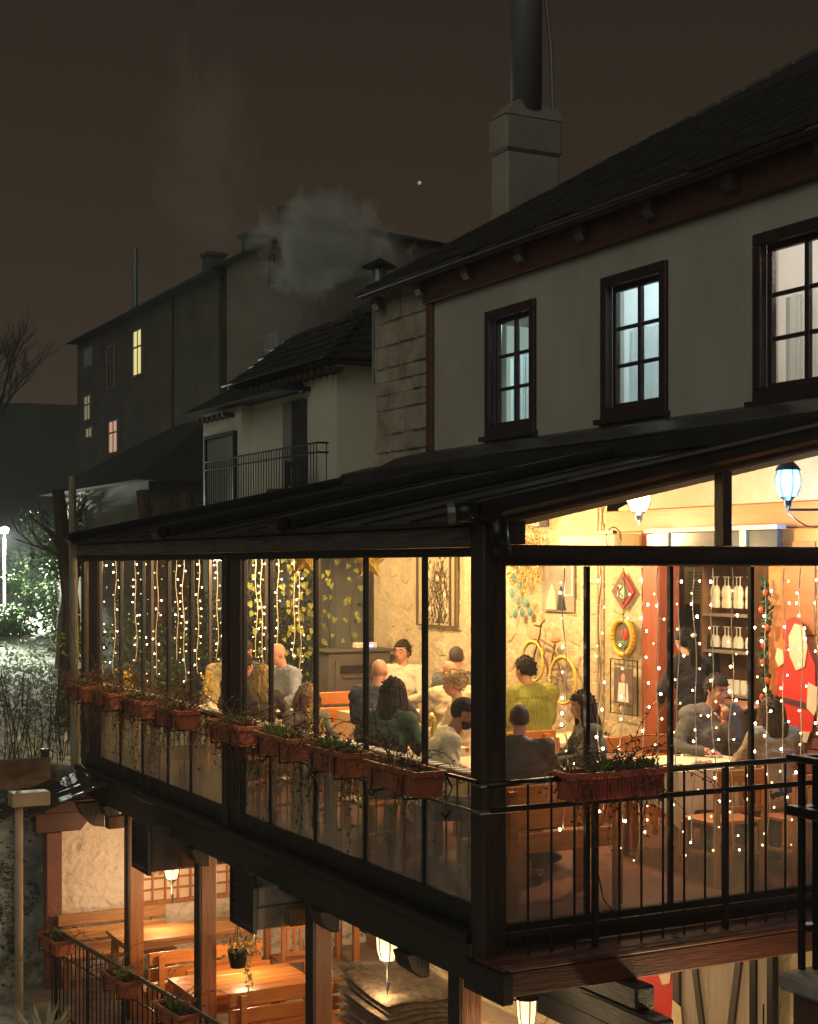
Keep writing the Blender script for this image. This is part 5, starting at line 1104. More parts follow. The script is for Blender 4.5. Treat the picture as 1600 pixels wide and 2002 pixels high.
def fab(n, c, b=.3, v=.12, bs=30, **k): return mat('fabric_'+n, c, .9, var=v, vscale=5, bump=b, bscale=bs, **k)
dk = (.018, .013, .010)
T_ = [
 dict(x=1.10, y=8.05, ztop=1.46, hd=5, lab='man in a cream jacket with his back turned, farthest left behind the folded panes', shirt=fab('cream_jacket', (.72, .55, .27)), hair='short', hcol=(.09, .06, .04), lean=.30, fat=.03),
 dict(x=.74, y=6.45, ztop=1.40, hd=18, lab='person in a dark grey sweater whose head is behind the middle post', shirt=fab('charcoal', (.070, .066, .055)), hair='short', hcol=dk, lean=.25, fat=.06),
 dict(x=1.78, y=8.25, ztop=1.46, hd=205, lab='dark haired man looking down beside the bald man in pale blue', shirt=fab('navy_shirt', (.05, .07, .10)), hair='buzz', hcol=(.05, .035, .03), lean=.2, pitch=.30),
 dict(x=1.90, y=7.45, ztop=1.46, hd=188, lab='bald man in a pale blue grey sweater bending his head', shirt=fab('blue_grey_sweater', (.26, .30, .37)), skin='pink', hair='bald', hcol=(.25, .2, .17), lean=.22, pitch=.35, fat=.05, shoulder=1.08),
 dict(x=.80, y=5.72, ztop=1.33, hd=62, lab='woman with long wavy blonde hair seen from behind', shirt=fab('dark_blouse', (.06, .05, .05)), skin='pale', hair='wavy', hcol=(.62, .42, .17), lean=.1),
 dict(x=.50, y=3.98, ztop=1.27, hd=262, lab='older woman with reddish blonde hair and glasses looking down', shirt=fab('grey_pattern_top', (.20, .18, .15), v=.6), skin='pink', hair='bob', hcol=(.60, .33, .19), lean=.12, pitch=.45, glasses=True, hs=1.08),
 dict(x=1.56, y=4.75, ztop=1.42, hd=40, lab='bald man in a navy sweater seen from behind with hand at the table', shirt=fab('navy_sweater', (.040, .050, .085)), skin='pink', hair='bald', hcol=(.4, .35, .3), lean=.14, fat=.10, shoulder=1.15, hands=[(.36, .10, .83), (.44, -.22, .88)]),
 dict(x=.60, y=2.66, ztop=1.40, hd=35, lab='woman with long dark hair and dark green jacket, back to the window', shirt=fab('dark_green_jacket', (.035, .065, .05)), skin='tan', hair='long', hcol=(.045, .028, .022), lean=.22, fat=.03, hands=[(.35, .15, .80), (.30, -.10, .86)]),
 dict(x=3.02, y=7.0, ztop=1.46, hd=222, lab='dark haired woman in glasses and grey printed hoodie leaning back', shirt=fab('grey_hoodie', (.46, .42, .33)), skin='pink', hair='bun', hcol=dk, lean=-.08, pitch=.02, yaw=-.15, glasses=True, fat=.05, hands=[(.30, .16, .80), (.30, -.14, .80)]),
 dict(x=3.12, y=5.9, ztop=1.45, hd=66, lab='man with short greying hair in a blue grey shirt by the stone wall', shirt=fab('slate_shirt', (.12, .13, .15)), skin='pink', hair='buzz', hcol=(.10, .08, .07), lean=.1, fat=.04),
 dict(x=2.42, y=4.72, ztop=1.38, hd=78, lab='bald man in a pale cream shirt between the curly woman and the wall', shirt=fab('pale_cream_shirt', (.66, .56, .36)), skin='pink', hair='bald', hcol=(.5, .4, .3), lean=.18, pitch=.1, fat=.06),
 dict(x=1.92, y=3.62, ztop=1.37, hd=160, lab='woman with curly blonde hair in profile facing left', shirt=fab('cream_sweater', (.74, .64, .42)), skin='pink', hair='curly', hcol=(.72, .55, .30), lean=.12, pitch=.08, fat=.03),
 dict(x=.34, y=1.58, ztop=1.37, hd=-22, lab='young man with cropped hair and beard in an off white sweater leaning forward', shirt=fab('off_white_sweater', (.78, .68, .44)), skin='tan', hair='buzz', hcol=(.08, .05, .035), lean=.42, pitch=.10, beard=True, shoulder=1.05),
 dict(x=.80, y=.92, ztop=1.33, hd=58, lab='man with cropped hair in a dark grey sweater right of the corner post, back turned', shirt=fab('dark_grey_sweater', (.085, .080, .072)), skin='pink', hair='buzz', hcol=(.14, .10, .08), lean=.10, fat=.07, shoulder=1.12),
 dict(x=2.72, y=3.82, ztop=1.46, hd=88, lab='broad man in an olive green cable knit sweater seen from behind', shirt=fab('olive_knit', (.27, .27, .05), b=.8, bs=9, grain=(5, 5, .9)), skin='tan', hair='short', hcol=(.035, .028, .026), lean=.08, fat=.15, shoulder=1.28, knit=True, yaw=.25),
 dict(x=1.98, y=1.70, ztop=1.32, hd=158, lab='woman with dark straight hair and grey coat facing left behind the flower box', shirt=fab('grey_green_coat', (.085, .085, .065)), skin='pink', hair='long', hcol=(.05, .035, .03), lean=.12, pitch=.05, fat=.05),
 dict(x=3.22, y=1.93, ztop=1.42, hd=262, lab='man in a grey sweater raising food to his mouth', shirt=fab('grey_sweater', (.15, .14, .125)), skin='pink', hair='short', hcol=(.045, .032, .025), lean=.26, pitch=.12, fat=.08, shoulder=1.1, yaw=.25, food=True, hands=[(.30, .02, 1.03), (.34, -.16, .80)]),
 dict(x=2.96, y=.70, ztop=1.31, hd=72, lab='woman with long brown hair in a beige ribbed cardigan, back to the window', shirt=fab('beige_cardigan', (.42, .34, .24), b=.7, grain=(1, 1, 5)), skin='tan', hair='long', hcol=(.20, .10, .045), lean=.16, fat=.04),
 dict(x=3.52, y=2.42, ztop=1.76, hd=95, lab='waitress in black standing behind the eating man with hair clipped up', shirt=fab('black_uniform', (.020, .020, .022)), skin='pale', hair='tied', hcol=(.012, .012, .014), lean=.12, standing=True, hands=[(.22, .18, 1.12), (.25, -.16, 1.15)]),
]
for d in T_: person(**d)
flush_remesh()
# hoodie print and strings
t = thing('hair_clip', 'pale clip in the hair of the waitress in black', 'hair clip', (3.43, 2.35, 1.68)); MB().ell((3.45, 2.33, 1.70), (.02, .035, .02)).build('clip_body', white, t)

# ================================================================== OUTDOORS AND BACKGROUND
# street lamp on the bank
sl_ = thing('street_lamp', 'slim street lamp glaring greenish white at the left edge', 'street lamp', (3.85, 30.3, 1.3))
MB().cyl((3.85, 30.3, .9), (3.85, 30.3, 3.12), .040, .032, 10).build('pole', mat('pale_pole', (.5, .5, .46), .5), sl_)
MB().lathe((3.85, 30.3, 3.12), [(.04, 0), (.10, .03), (.11, .14), (.02, .18), (0, .18)], 14).build('lamp_head', emis('street_lamp_glass', (.92, 1, .80), 30), sl_)
l = bpy.data.lights.new('street_lamp_light', 'SPOT'); l.spot_size = R(150); l.spot_blend = .35; l.energy = 5200; l.color = (.90, 1, .80); l.shadow_soft_size = .15
lo = bpy.data.objects.new('street_lamp_light', l); COL.objects.link(lo); lo.location = (3.75, 30.1, 3.16); lo.rotation_euler = (R(-34), 0, 0)
EV = mat('evergreen_leaf', (.045, .075, .028), .6, var=.5, vscale=6); EV2 = mat('bank_leaf', (.07, .12, .04), .55, var=.4, vscale=6); BARK = mat('bark', (.07, .05, .035), .95, var=.4, bump=.9, bscale=14, grain=(4, 4, .8))
def crown(mb, c, r, n, ls, seed, hol=.35):
    rnd = random.Random(seed); cl = [(c[0]+rnd.gauss(0, r[0]*.5), c[1]+rnd.gauss(0, r[1]*.5), c[2]+rnd.gauss(0, r[2]*.45), rnd.uniform(.2, .42)) for _ in range(max(8, n//70))]
    for i in range(n):
        q = rnd.choice(cl); a = Vector((rnd.gauss(0, 1), rnd.gauss(0, 1), rnd.gauss(0, 1))).normalized()*rnd.uniform(.4, 1); p = (q[0]+a.x*q[3]*r[0], q[1]+a.y*q[3]*r[1], q[2]+a.z*q[3]*r[2])
        mb.leaf(p, (a.x+rnd.uniform(-.7, .7), a.y+rnd.uniform(-.7, .7), rnd.uniform(-1, .6)), ls*.6, ls*rnd.uniform(.7, 1.3))
def bush(x, y, r, h, n, ls, lab, m, seed, name='bush', grp=None):
    z = gz(x, y); t = thing(name, lab, name.replace('_', ' '), (x, y, z), group=grp); m_ = MB(); crown(m_, (x, y, z+h*.5), (r, r, h*.55), n, ls, seed); m_.build('foliage', m, t, kind='stuff')
    b = MB(); rnd = random.Random(seed)
    for k in range(7): a = rnd.uniform(0, 6.28); b.path([(x, y, z), (x+r*.3*math.cos(a), y+r*.3*math.sin(a), z+h*.4), (x+r*.6*math.cos(a), y+r*.6*math.sin(a), z+h*.8)], .03, 4, .008)
    b.build('stems', BARK, t, kind='stuff'); return t
def branchy(mb, p, d, L_, r, dep, rnd, spread=.5):
    q = p+d*L_*.5+Vector((rnd.uniform(-.06, .06), rnd.uniform(-.06, .06), 0))*L_; e = p+d*L_; mb.cyl(p, q, r, r*.85, 5, False); mb.cyl(q, e, r*.85, r*.68, 5, False)
    if dep == 0: return
    for k in range(rnd.choice((2, 3, 3))):
        nd = (d+Vector((rnd.uniform(-1, 1), rnd.uniform(-1, 1), rnd.uniform(-.3, .6)))*spread).normalized(); branchy(mb, e if k else q, nd, L_*rnd.uniform(.62, .82), r*.62, dep-1, rnd, spread)
def bare_tree(x, y, h, lab, seed, dep=6, grp='bare trees on the dark hill'):
    z = gz(x, y); t = thing('bare_tree', lab, 'tree', (x, y, z), group=grp); rnd = random.Random(seed); m_ = MB(); m_.cyl((x, y, z-.2), (x, y, z+h*.28), h*.022, h*.018, 8); m_.build('trunk', BARK, t)
    b = MB(); 
    for k in range(3): branchy(b, Vector((x, y, z+h*.28-k*.1)), Vector((rnd.uniform(-.5, .5), rnd.uniform(-.5, .5), 1)).normalized(), h*.20, h*.012, dep, rnd, .55)
    b.build('branches', BARK, t, kind='stuff')
bare_tree(9.0, 58, 11.5, 'tall bare tree spreading left of the big dark house', 3); bare_tree(4.6, 57, 11.0, 'bare tree at the left edge above the lamp', 4); bare_tree(11.0, 66, 9, 'smaller bare tree against the edge of the dark house', 5, 5); bare_tree(1.5, 60, 12, 'bare tree partly outside the left edge of the photo', 8)
# tree beside the lamp with lit leaves
t = thing('broadleaf_tree', 'broad evergreen tree with dark trunk, its left leaves lit by the street lamp', 'tree', (4.35, 25.2, .1)); z = gz(4.3, 25)
MB().path([(3.95, 24.9, -.1), (4.0, 25.0, 1.2), (4.25, 25.2, 2.4)], .24, 10, .14).build('trunk', BARK, t)
m_ = MB(); [branchy(m_, Vector((4.2, 25.2, 2.0+k*.15)), Vector((math.cos(k*1.4), math.sin(k*1.4), .7)).normalized(), .8, .05, 3, random.Random(k)) for k in range(6)]; m_.build('limbs', BARK, t, kind='stuff')
m_ = MB(); crown(m_, (4.45, 26.2, 2.9), (.62, .9, .85), 4200, .11, 21); m_.build('crown', EV2, t, kind='stuff')
bl = [(4.75, 28.6, .8, 1.5, 'lit green bush on the bank right of the street lamp'), (3.4, 28.9, .7, .8, 'low lit bush under the street lamp'), (5.3, 27.6, .8, 1.7, 'taller bush on the bank beside the dark tree trunk'), (2.9, 29.4, .6, .9, 'bush on the bank at the left edge'), (5.0, 31.3, .65, 1.9, 'round bush directly right of the lamp pole')]
for i, (x, y, r_, h, lab) in enumerate(bl): bush(x, y, r_, h, 1900, .12, lab, EV2, 40+i, grp='bushes on the lawn bank')
bl = [(1.0, 11.6, .9, 1.5, 'bush behind the first panes of the far glass wall', EV2), (2.1, 11.9, 1.0, 1.7, 'green bush behind the middle of the far glass wall', EV2), (3.3, 11.6, .9, 2.2, 'tall bush behind the stove outside the far glass wall', EV2), (4.2, 14.6, .9, 1.6, 'low bush at the foot of the white house', EV2), (4.6, 13.0, 1.0, 2.4, 'dark bush beside the white house', EV)]
for i, (x, y, r_, h, lab, mm) in enumerate(bl): bush(x, y, r_, h, 2100, .085, lab, mm, 60+i, grp='bushes outside the far glass wall')
for i, (x, y) in enumerate(((.9, 13.4), (2.0, 12.9), (2.9, 13.6))):
    t = thing('tree_trunk', ['left', 'middle', 'right'][i]+' brown tree trunk seen through the far glass wall', 'tree', (x, y, 0), group='trees seen through the far glass wall'); MB().path([(x, y, -.1), (x+.1, y, 1.6), (x-.05, y+.2, 3.4)], .16, 9, .09).build('trunk', BARK, t); m_ = MB(); [branchy(m_, Vector((x, y+.1, 2.2+k*.2)), Vector((math.cos(k*1.9+i), .2, .9)).normalized(), .30, .025, 2, random.Random(k+i*9)) for k in range(4)]; m_.build('limbs', BARK, t, kind='stuff')
v = thing('climbing_vine', 'climbing vine with heart shaped yellow green leaves outside the far glass', 'plant', (3.0, 9.3, 0)); m_ = MB(); rnd = random.Random(9); vl = mat('vine_leaf', (.30, .32, .06), .5, var=.3, vscale=4)
for k in range(7):
    p = Vector((2.3+k*.2, 9.25, .1)); pts = [p.copy()]
    for q in range(14): p = p+Vector((rnd.uniform(-.08, .08), rnd.uniform(-.02, .03), .165)); pts.append(p.copy())
    m_.path(pts, .006, 4)
    for p in pts[4:]:
        for _ in range(2):
            c = p+Vector((rnd.uniform(-.12, .12), rnd.uniform(-.06, .0), rnd.uniform(-.08, .08))); a = rnd.uniform(-.6, .6); s_ = rnd.uniform(.035, .06); ca, sa = math.cos(a), math.sin(a)
            P = [(0, -1.1), (.6, -.2), (.75, .35), (.4, .65), (0, .4), (-.4, .65), (-.75, .35), (-.6, -.2)]
            MB().add([(c.x+s_*(u*ca-w*sa), c.y+.012*abs(u), c.z+s_*(u*sa+w*ca)) for u, w in P], [tuple(range(8))]).build('leaf', vl, v)
m_.build('stems', BARK, v, kind='stuff')
# twiggy shrubs along the fence
for i in range(7):
    x = -2.3+i*.37; y = 9.75+.25*(i % 2); t = thing('twiggy_shrub', ['leftmost twiggy shrub behind the board fence', 'second twiggy shrub behind the board fence', 'third twiggy shrub from the left edge', 'dense twiggy shrub in the middle of the row', 'tall twiggy shrub near the terrace corner', 'twiggy shrub second from the terrace corner', 'twiggy shrub touching the terrace corner'][i], 'shrub', (x, y, 0), group='twiggy shrubs behind the board fence'); m_ = MB(); rnd = random.Random(300+i)
    for k in range(15):
        p = Vector((x+rnd.uniform(-.25, .25), y+rnd.uniform(-.3, .3), 0)); d = Vector((rnd.uniform(-.25, .25), rnd.uniform(-.25, .25), 1)).normalized(); pts = [p.copy()]
        for q in range(8): d = (d+Vector((rnd.uniform(-.2, .2), rnd.uniform(-.2, .2), .05))).normalized(); p = p+d*rnd.uniform(.10, .17); pts.append(p.copy())
        m_.path(pts, .007, 4, .0025)
        for q in pts[2:]:
            if rnd.random() < .6: e = q+Vector((rnd.uniform(-.12, .12), rnd.uniform(-.12, .12), rnd.uniform(.02, .14))); m_.cyl(q, e, .003, .0015, 3)
            if rnd.random() < .2: m_.leaf(q, (rnd.uniform(-1, 1), rnd.uniform(-1, 1), rnd.uniform(-.5, 1)), .02, .035)
    m_.build('stems', mat('shrub_stem', (.045, .042, .028), .85, var=.4), t, kind='stuff')
# dark flower bed bank and ivy on the blue wall, leaf litter
iv = thing('ivy', 'dark ivy covering the wall at the left edge beside the drain pipe', 'ivy', (-1.8, 9.1, -1.5)); m_ = MB(); crown(m_, (-2.35, 9.1, -1.1), (1.1, .25, 1.6), 3800, .07, 91); m_.build('leaves', EV, iv, kind='stuff')
iv = thing('ivy', 'straggly ivy patch on the pale blue wall between drain pipe and maroon post', 'ivy', (-.8, 9.2, -1.5)); m_ = MB(); crown(m_, (-.75, 9.17, -1.75), (.22, .05, .7), 420, .05, 92); m_.build('leaves', EV, iv, kind='stuff')
m_ = MB(); rnd = random.Random(17)
for i in range(5200): x = rnd.uniform(-4, 6); y = rnd.uniform(9.7, 28); m_.leaf((x, y, gz(x, y)+.02+rnd.random()*.05), (rnd.uniform(-1, 1), rnd.uniform(-1, 1), rnd.uniform(.1, 1.2)), .07, .15)
tag(m_.build('lawn_tufts', mat('pale_tuft', (.48, .50, .40), .8, var=.6, vscale=2)), 'pale frosty grass tufts and fallen leaves scattered over the lawn', 'grass', kind='stuff')
t = thing('weathered_post', 'pale weathered wooden post standing just left of the terrace corner', 'post', (-.05, 9.3, 0)); MB().path([(-.08, 9.28, -.9), (-.08, 9.28, .8), (-.10, 9.28, 2.2), (-.11, 9.28, 3.35)], .055, 9, .045).build('shaft', mat('pale_weathered', (.26, .23, .16), .9, var=.4, vscale=7, bump=.8, bscale=12, grain=(4, 4, .6)), t)
t = thing('agave_plant', 'spiky pale leaved plant at the bottom left corner', 'plant', (-2.0, 3.4, -1.8)); m_ = MB()
for k in range(26): a = k*.8; m_.add([(-2.02, 3.0, -1.25), (-2.0+.01, 3.02, -1.25), (-2.02+.22*math.cos(a), 3.0+.22*math.sin(a), -1.02+.10*math.sin(k*2.1))], [(0, 1, 2)]); m_.leaf((-2.02, 3.0, -1.25), (math.cos(a)*.7, math.sin(a)*.7, .9), .035, .34)
m_.build('blades', mat('pale_blade', (.45, .47, .30), .6, var=.2), t, kind='stuff'); MB().lathe((-2.02, 3.0, -2.5), [(0, 0), (.12, 0), (.16, 1.25), (.13, 1.25), (0, 1.2)], 14).build('pot', terra, t)

# ---- far houses
def window(par, ax, d, u0, u1, z0, z1, lit, fm, nx_=2, nz_=2, out=-1):
    f = MB(); w = .06; a0, a1 = sorted((d+out*.04, d-out*.02)); rect_frame(f, ax, a0, a1, u0, u1, z0, z1, w); b0, b1 = sorted((d+out*.03, d-out*.01))
    for i in range(1, nx_): u = u0+(u1-u0)*i/nx_; f.box(*((b0, b1, u-.025, u+.025) if ax == 'x' else (u-.025, u+.025, b0, b1)), z0+w, z1-w)
    fo = f.build('window', fm, par)
    for j in range(1, nz_): z = z0+(z1-z0)*(.5 if nz_ > 2 else .62); m_ = MB(); m_.box(*((b0-.002, b1+.002, u0+w, u1-w) if ax == 'x' else (u0+w, u1-w, b0-.002, b1+.002)), z-.025, z+.025); m_.build('transom', fm, fo)
    q0, q1 = sorted((d-out*.005, d+out*.012)); m_ = MB(); m_.box(*((q0, q1, u0+w, u1-w) if ax == 'x' else (u0+w, u1-w, q0, q1)), z0+w, z1-w); m_.build('pane', lit, fo)
def hip(mb, x0, x1, y0, y1, z, h, o=.35):
    x0 -= o; x1 += o; y0 -= o; y1 += o; w = min(x1-x0, y1-y0)/2
    if y1-y0 > x1-x0: r0, r1 = ((x0+x1)/2, y0+w, z+h), ((x0+x1)/2, y1-w, z+h); F = [(0, 3, 5, 4), (1, 4, 5, 2), (0, 4, 1), (3, 2, 5)]
    else: r0, r1 = (x0+w, (y0+y1)/2, z+h), (x1-w, (y0+y1)/2, z+h); F = [(0, 4, 3), (1, 2, 5), (0, 1, 5, 4), (3, 4, 5, 2)]
    mb.add([(x0, y0, z), (x1, y0, z), (x1, y1, z), (x0, y1, z), r0, r1], F+[(0, 1, 2, 3)])
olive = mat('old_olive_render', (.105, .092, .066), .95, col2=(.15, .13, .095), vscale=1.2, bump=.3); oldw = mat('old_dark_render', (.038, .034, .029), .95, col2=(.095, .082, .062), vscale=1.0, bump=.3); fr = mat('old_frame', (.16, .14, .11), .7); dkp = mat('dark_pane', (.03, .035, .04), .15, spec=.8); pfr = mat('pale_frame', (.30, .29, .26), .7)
t = thing('apartment_house', 'big dark house on the hill with yellow lit tall window', 'house', (9.4, 36, 2))
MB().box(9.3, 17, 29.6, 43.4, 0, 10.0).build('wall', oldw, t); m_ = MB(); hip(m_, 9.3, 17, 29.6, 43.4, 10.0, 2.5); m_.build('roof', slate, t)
MB().box(9.28, 9.34, 33.2, 33.35, 3, 10).build('downpipe', black, t)
ylit = emis('yellow_lit_pane', (1, .86, .34), .85); dim = emis('dim_lit_pane', (.75, .68, .38), .28); pink = emis('pink_lit_pane', (1, .55, .38), .55); cold = emis('cold_lit_pane', (.5, .6, .5), .055)
window(t, 'x', 9.3, 36.1, 37.0, 8.1, 9.55, ylit, fr, 2, 2); window(t, 'x', 9.3, 41.7, 42.5, 7.2, 8.1, dim, fr, 2, 2); window(t, 'x', 9.3, 41.5, 42.3, 6.6, 7.0, dim, fr, 2, 1); window(t, 'x', 9.3, 41.5, 42.5, 9.0, 9.7, cold, fr, 2, 1); window(t, 'x', 9.3, 39.0, 39.8, 8.0, 9.4, dkp, fr, 2, 2); window(t, 'x', 9.3, 38.6, 39.6, 5.9, 7.0, pink, fr, 2, 2)
for (x, y, w, h) in ((12.2, 37.8, .28, -.3), (12.4, 34.8, .30, -.2)): MB().box(x-w, x+w, y-w, y+w, 11.4, 12.4+h*.5).build('chimney_stack', oldw, t); MB().box(x-w-.08, x+w+.08, y-w-.08, y+w+.08, 12.4+h*.5, 12.5+h*.5).build('chimney_cap', oldw, t)
MB().cyl((10.6, 41.0, 11.0), (10.6, 41.0, 13.0), .10, n=8).build('flue_pipe', metalg, t)
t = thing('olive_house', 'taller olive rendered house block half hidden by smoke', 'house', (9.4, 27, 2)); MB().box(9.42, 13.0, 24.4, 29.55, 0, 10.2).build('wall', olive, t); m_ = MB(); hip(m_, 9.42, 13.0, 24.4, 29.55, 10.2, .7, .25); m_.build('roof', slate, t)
window(t, 'x', 9.42, 25.8, 26.5, 9.1, 10.0, dkp, fr); window(t, 'x', 9.42, 25.8, 26.6, 7.0, 8.0, cold, pfr); MB().box(10.2, 10.6, 27.4, 27.8, 10.4, 11.5).build('chimney_stack', oldw, t)
MB().box(9.38, 9.415, 29.3, 29.5, 0, 10.1).build('downpipe', black, t)
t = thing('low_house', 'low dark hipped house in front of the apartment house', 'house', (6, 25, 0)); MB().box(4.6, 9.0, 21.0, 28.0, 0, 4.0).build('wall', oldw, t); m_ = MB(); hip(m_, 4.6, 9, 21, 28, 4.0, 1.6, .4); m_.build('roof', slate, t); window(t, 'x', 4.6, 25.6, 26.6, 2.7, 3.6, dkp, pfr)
MB().box(8.0, 8.3, 18.4, 20.8, 0, 4.9).build('annex_wall', mat('cream_annex', (.30, .28, .22), .9), t); window(t, 'x', 8.0, 19.0, 19.6, 3.8, 4.6, dkp, pfr)
t = thing('white_house', 'small white plastered house with slate roof and iron balcony behind the terrace roof', 'house', (5, 14, 0))
cw_ = mat('white_render', (.64, .62, .50), .9, var=.07, vscale=1.2); MB().box(4.5, 9, 11.9, 15.2, 0, 5.25).build('wall', cw_, t); MB().box(4.3, 9, 15.2, 17.0, 0, 4.95).build('wall', cw_, t)
m_ = MB(); hip(m_, 4.5, 9, 11.9, 15.2, 5.26, 1.5, .32); ro2 = m_.build('roof', slate, t); m_ = MB(); hip(m_, 4.3, 9, 13.2, 17.0, 4.96, 1.45, .30); m_.build('roof', slate, t)
rnd = random.Random(77)
for row in range(6):       # slates on the two visible slopes
    for (ax, a0, a1) in (('x', 11.6, 15.5), ('y', 4.2, 7.6)):
        u = a0+row*.20
        while u < (a1-.2*(row if ax == 'y' else 0)):
            w = rnd.uniform(.22, .36); k = 1.5/1.97; d0 = row*.21; z = 5.29+d0*k+rnd.uniform(0, .02)
            if ax == 'x': MB().box(-.02, .28, 0, w, -.012, .012, Matrix.Translation((4.16+d0, u, z)) @ Matrix.Rotation(-math.atan(k)+.10, 4, 'Y')).build('slate', slate, ro2)
            else: MB().box(0, w, -.02, .28, -.012, .012, Matrix.Translation((u, 11.56+d0, z)) @ Matrix.Rotation(math.atan(k)-.10, 4, 'X')).build('slate', slate, ro2)
            u += w+.01
for i in range(22): y = 11.7+i*.24; MB().box(4.1 if y > 15.3 else 4.22, 4.32 if y > 15.3 else 4.49, y-.04, y+.04, 4.78 if y > 15.3 else 5.10, 4.86 if y > 15.3 else 5.18).build('rafter_end', mat('dark_rafter'), t)
MB().box(4.44, 4.498, 12.95, 13.4, 2.9, 4.85).build('door', mat('dark_door', (.03, .03, .028), .6), t); MB().box(4.43, 4.498, 13.41, 13.75, 2.9, 4.85).build('door_frame', mat('grey_frame', (.26, .25, .21), .7), t)
f = MB(); rect_frame(f, 'x', 4.22, 4.295, 15.35, 16.75, 2.9, 4.55, .06); f.build('frame', black, t); MB().box(4.26, 4.29, 15.42, 16.68, 3.4, 4.48).build('pane', mat('grey_pane', (.22, .25, .22), .3), t)
bal = thing('balcony_railing', 'thin black iron balcony railing on the white house', 'railing', (3.8, 14.5, 3))
MB().box(3.6, 4.29, 10.6, 15.1, 2.85, 2.98).build('slab', mat('grey_frame'), bal)
for z in (3.98, 3.85, 3.06): MB().path([(3.78, 10.62, z), (3.62, 10.62, z), (3.62, 15.08, z)], .014, 5).build('rail', black, bal)
for i in range(44): MB().cyl((3.62, 10.65+i*.10, 2.98), (3.62, 10.65+i*.10, 3.97), .008, n=4).build('baluster', black, bal)
for i in range(1): MB().cyl((3.75+i*.12, 10.62, 2.98), (3.75+i*.12, 10.62, 3.97), .008, n=4).build('baluster', black, bal)
chair((3.98, 12.5), R(200), 'dark garden chair standing on the balcony of the white house', m=black, z=2.98, h=.9)
t = thing('wall_lamp', 'small unlit lamp above the door of the white house', 'lamp', (4.45, 13.15, 4.9)); MB().box(4.40, 4.498, 12.82, 12.90, 4.95, 5.02).build('bracket', black, t); MB().ell((4.38, 12.86, 4.95), .045).build('shade', black, t)
for i, (x, y, r_, h, lab) in enumerate(((11.3, 21.8, 1.9, 8.6, 'dark leafy tree rising behind the white house roof'), (10.6, 23.4, 1.2, 8.2, 'dark tree beside the olive house wall'))):
    t = thing('dark_tree', lab, 'tree', (x, y, 0)); MB().path([(x, y, 0), (x+.1, y, h*.5), (x, y, h*.8)], .22, 8, .08).build('trunk', BARK, t); m_ = MB(); crown(m_, (x, y, h*.68), (r_*.75, r_*.75, h*.20), 15000, .12, 500+i); m_.build('crown', EV, t, kind='stuff')
# small bright star
MB().ell((105.9, 199.1, 62.0), .30, 8, 6).build('star', emis('star_glow', (1, .92, .85), .30), kind='structure')

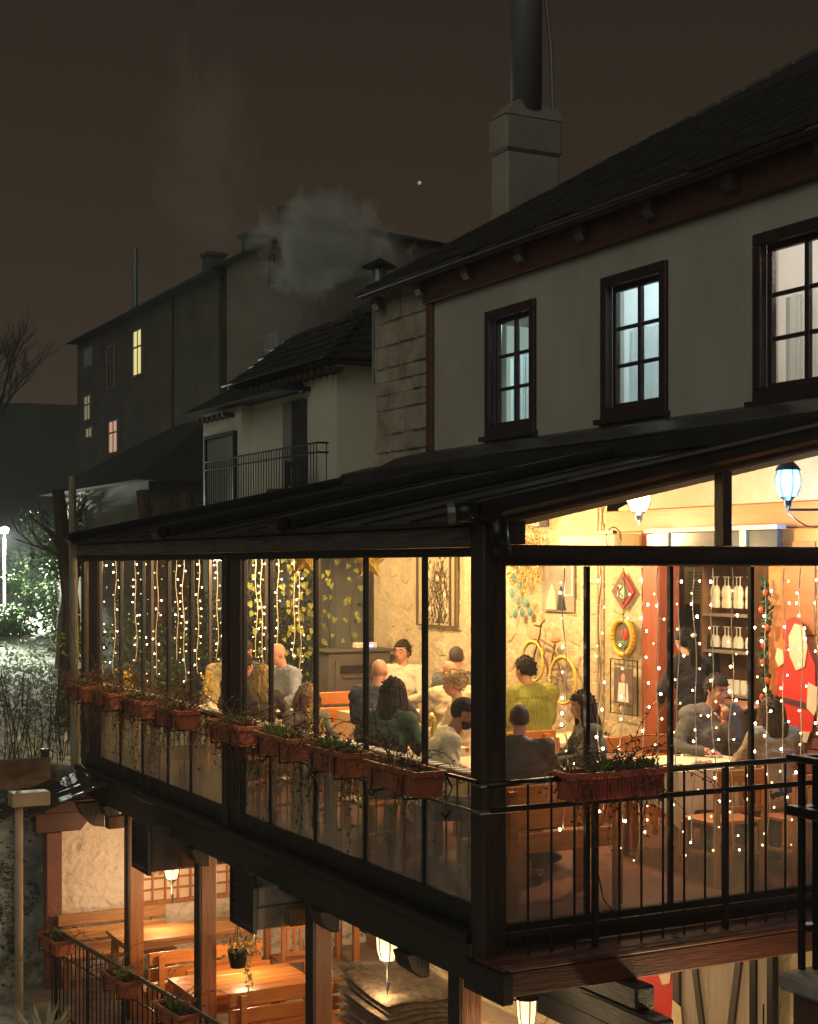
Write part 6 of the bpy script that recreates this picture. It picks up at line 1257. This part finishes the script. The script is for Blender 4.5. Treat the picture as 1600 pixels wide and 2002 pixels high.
# ------------------------------------------------------------------ smoke and night air
def volume(name, c, r, dens, col, lab, cat, scale, thr, seed, aniso=.0, stretch=(1, 1, 1), soft=.22):
    m = bpy.data.materials.new(name+'_vol'); m.use_nodes = True; nt = m.node_tree; N = nt.nodes; L = nt.links; N.clear(); o = N.new('ShaderNodeOutputMaterial'); v = N.new('ShaderNodeVolumePrincipled')
    v.inputs['Color'].default_value = (*col, 1); v.inputs['Anisotropy'].default_value = aniso
    tc = N.new('ShaderNodeTexCoord'); mp = N.new('ShaderNodeMapping'); mp.inputs['Scale'].default_value = stretch; mp.inputs['Location'].default_value = (seed, seed*.7, 0); L.new(tc.outputs['Object'], mp.inputs[0])
    n = N.new('ShaderNodeTexNoise'); n.inputs['Scale'].default_value = scale; n.inputs['Detail'].default_value = 4; n.inputs['Roughness'].default_value = .6; n.inputs['Distortion'].default_value = 1.0; L.new(mp.outputs[0], n.inputs[0])
    sp = N.new('ShaderNodeVectorMath'); sp.operation = 'DIVIDE'; sp.inputs[1].default_value = r; L.new(tc.outputs['Object'], sp.inputs[0]); ln = N.new('ShaderNodeVectorMath'); ln.operation = 'LENGTH'; L.new(sp.outputs[0], ln.inputs[0])
    sb = N.new('ShaderNodeMath'); sb.operation = 'MULTIPLY_ADD'; sb.inputs[1].default_value = -.62; L.new(ln.outputs['Value'], sb.inputs[0]); L.new(n.outputs['Fac'], sb.inputs[2])
    mr = N.new('ShaderNodeMapRange'); mr.inputs[1].default_value = thr; mr.inputs[2].default_value = thr+soft; L.new(sb.outputs[0], mr.inputs[0])
    m2 = N.new('ShaderNodeMath'); m2.operation = 'MULTIPLY'; m2.inputs[1].default_value = dens; L.new(mr.outputs[0], m2.inputs[0]); L.new(m2.outputs[0], v.inputs['Density']); L.new(v.outputs[0], o.inputs['Volume'])
    me = MB().ell((0, 0, 0), r, 20, 12).mesh(name, m); ob = bpy.data.objects.new(name, me); COL.objects.link(ob); ob.location = c; tag(ob, lab, cat, kind='stuff'); return ob
volume('chimney_smoke', (6.2, 15.5, 7.75), (2.1, 1.6, 1.35), 5.5, (.95, .97, .9), 'thick pale smoke cloud drifting behind the far end of the slate roof', 'smoke', 1.3, .12, 3, soft=.22)
volume('smoke_plume', (4.3, 17.0, 9.9), (1.3, 1.3, 3.4), .34, (.95, .95, .9), 'faint smoke plume rising high into the night sky', 'smoke', .8, .10, 9, stretch=(1, 1, .5), soft=.35)
volume('smoke_drift', (8.6, 23.5, 8.0), (2.6, 2.2, 1.8), .22, (.95, .96, .9), 'thin smoke drifting across the olive house', 'smoke', .7, .10, 5, soft=.35)
volume('ground_mist', (-2.45, 2.6, -1.05), (.5, .5, .5), 1.6, (.85, .92, 1), 'pale bluish mist at the bottom left corner', 'mist', 1.5, .05, 2, soft=.4)
hz_ = MB().box(-265, 265, -35, 305, -4.2, 21).build('haze', black); hz_['kind'] = 'stuff'; hz_.data.materials.clear(); hm_ = bpy.data.materials.new('haze_air'); hm_.use_nodes = True; hn = hm_.node_tree; hn.nodes.clear(); ho = hn.nodes.new('ShaderNodeOutputMaterial'); hv = hn.nodes.new('ShaderNodeVolumePrincipled'); hv.inputs['Density'].default_value = .0014; hv.inputs['Color'].default_value = (.9, .93, 1, 1); hn.links.new(hv.outputs[0], ho.inputs['Volume']); hz_.data.materials.append(hm_)
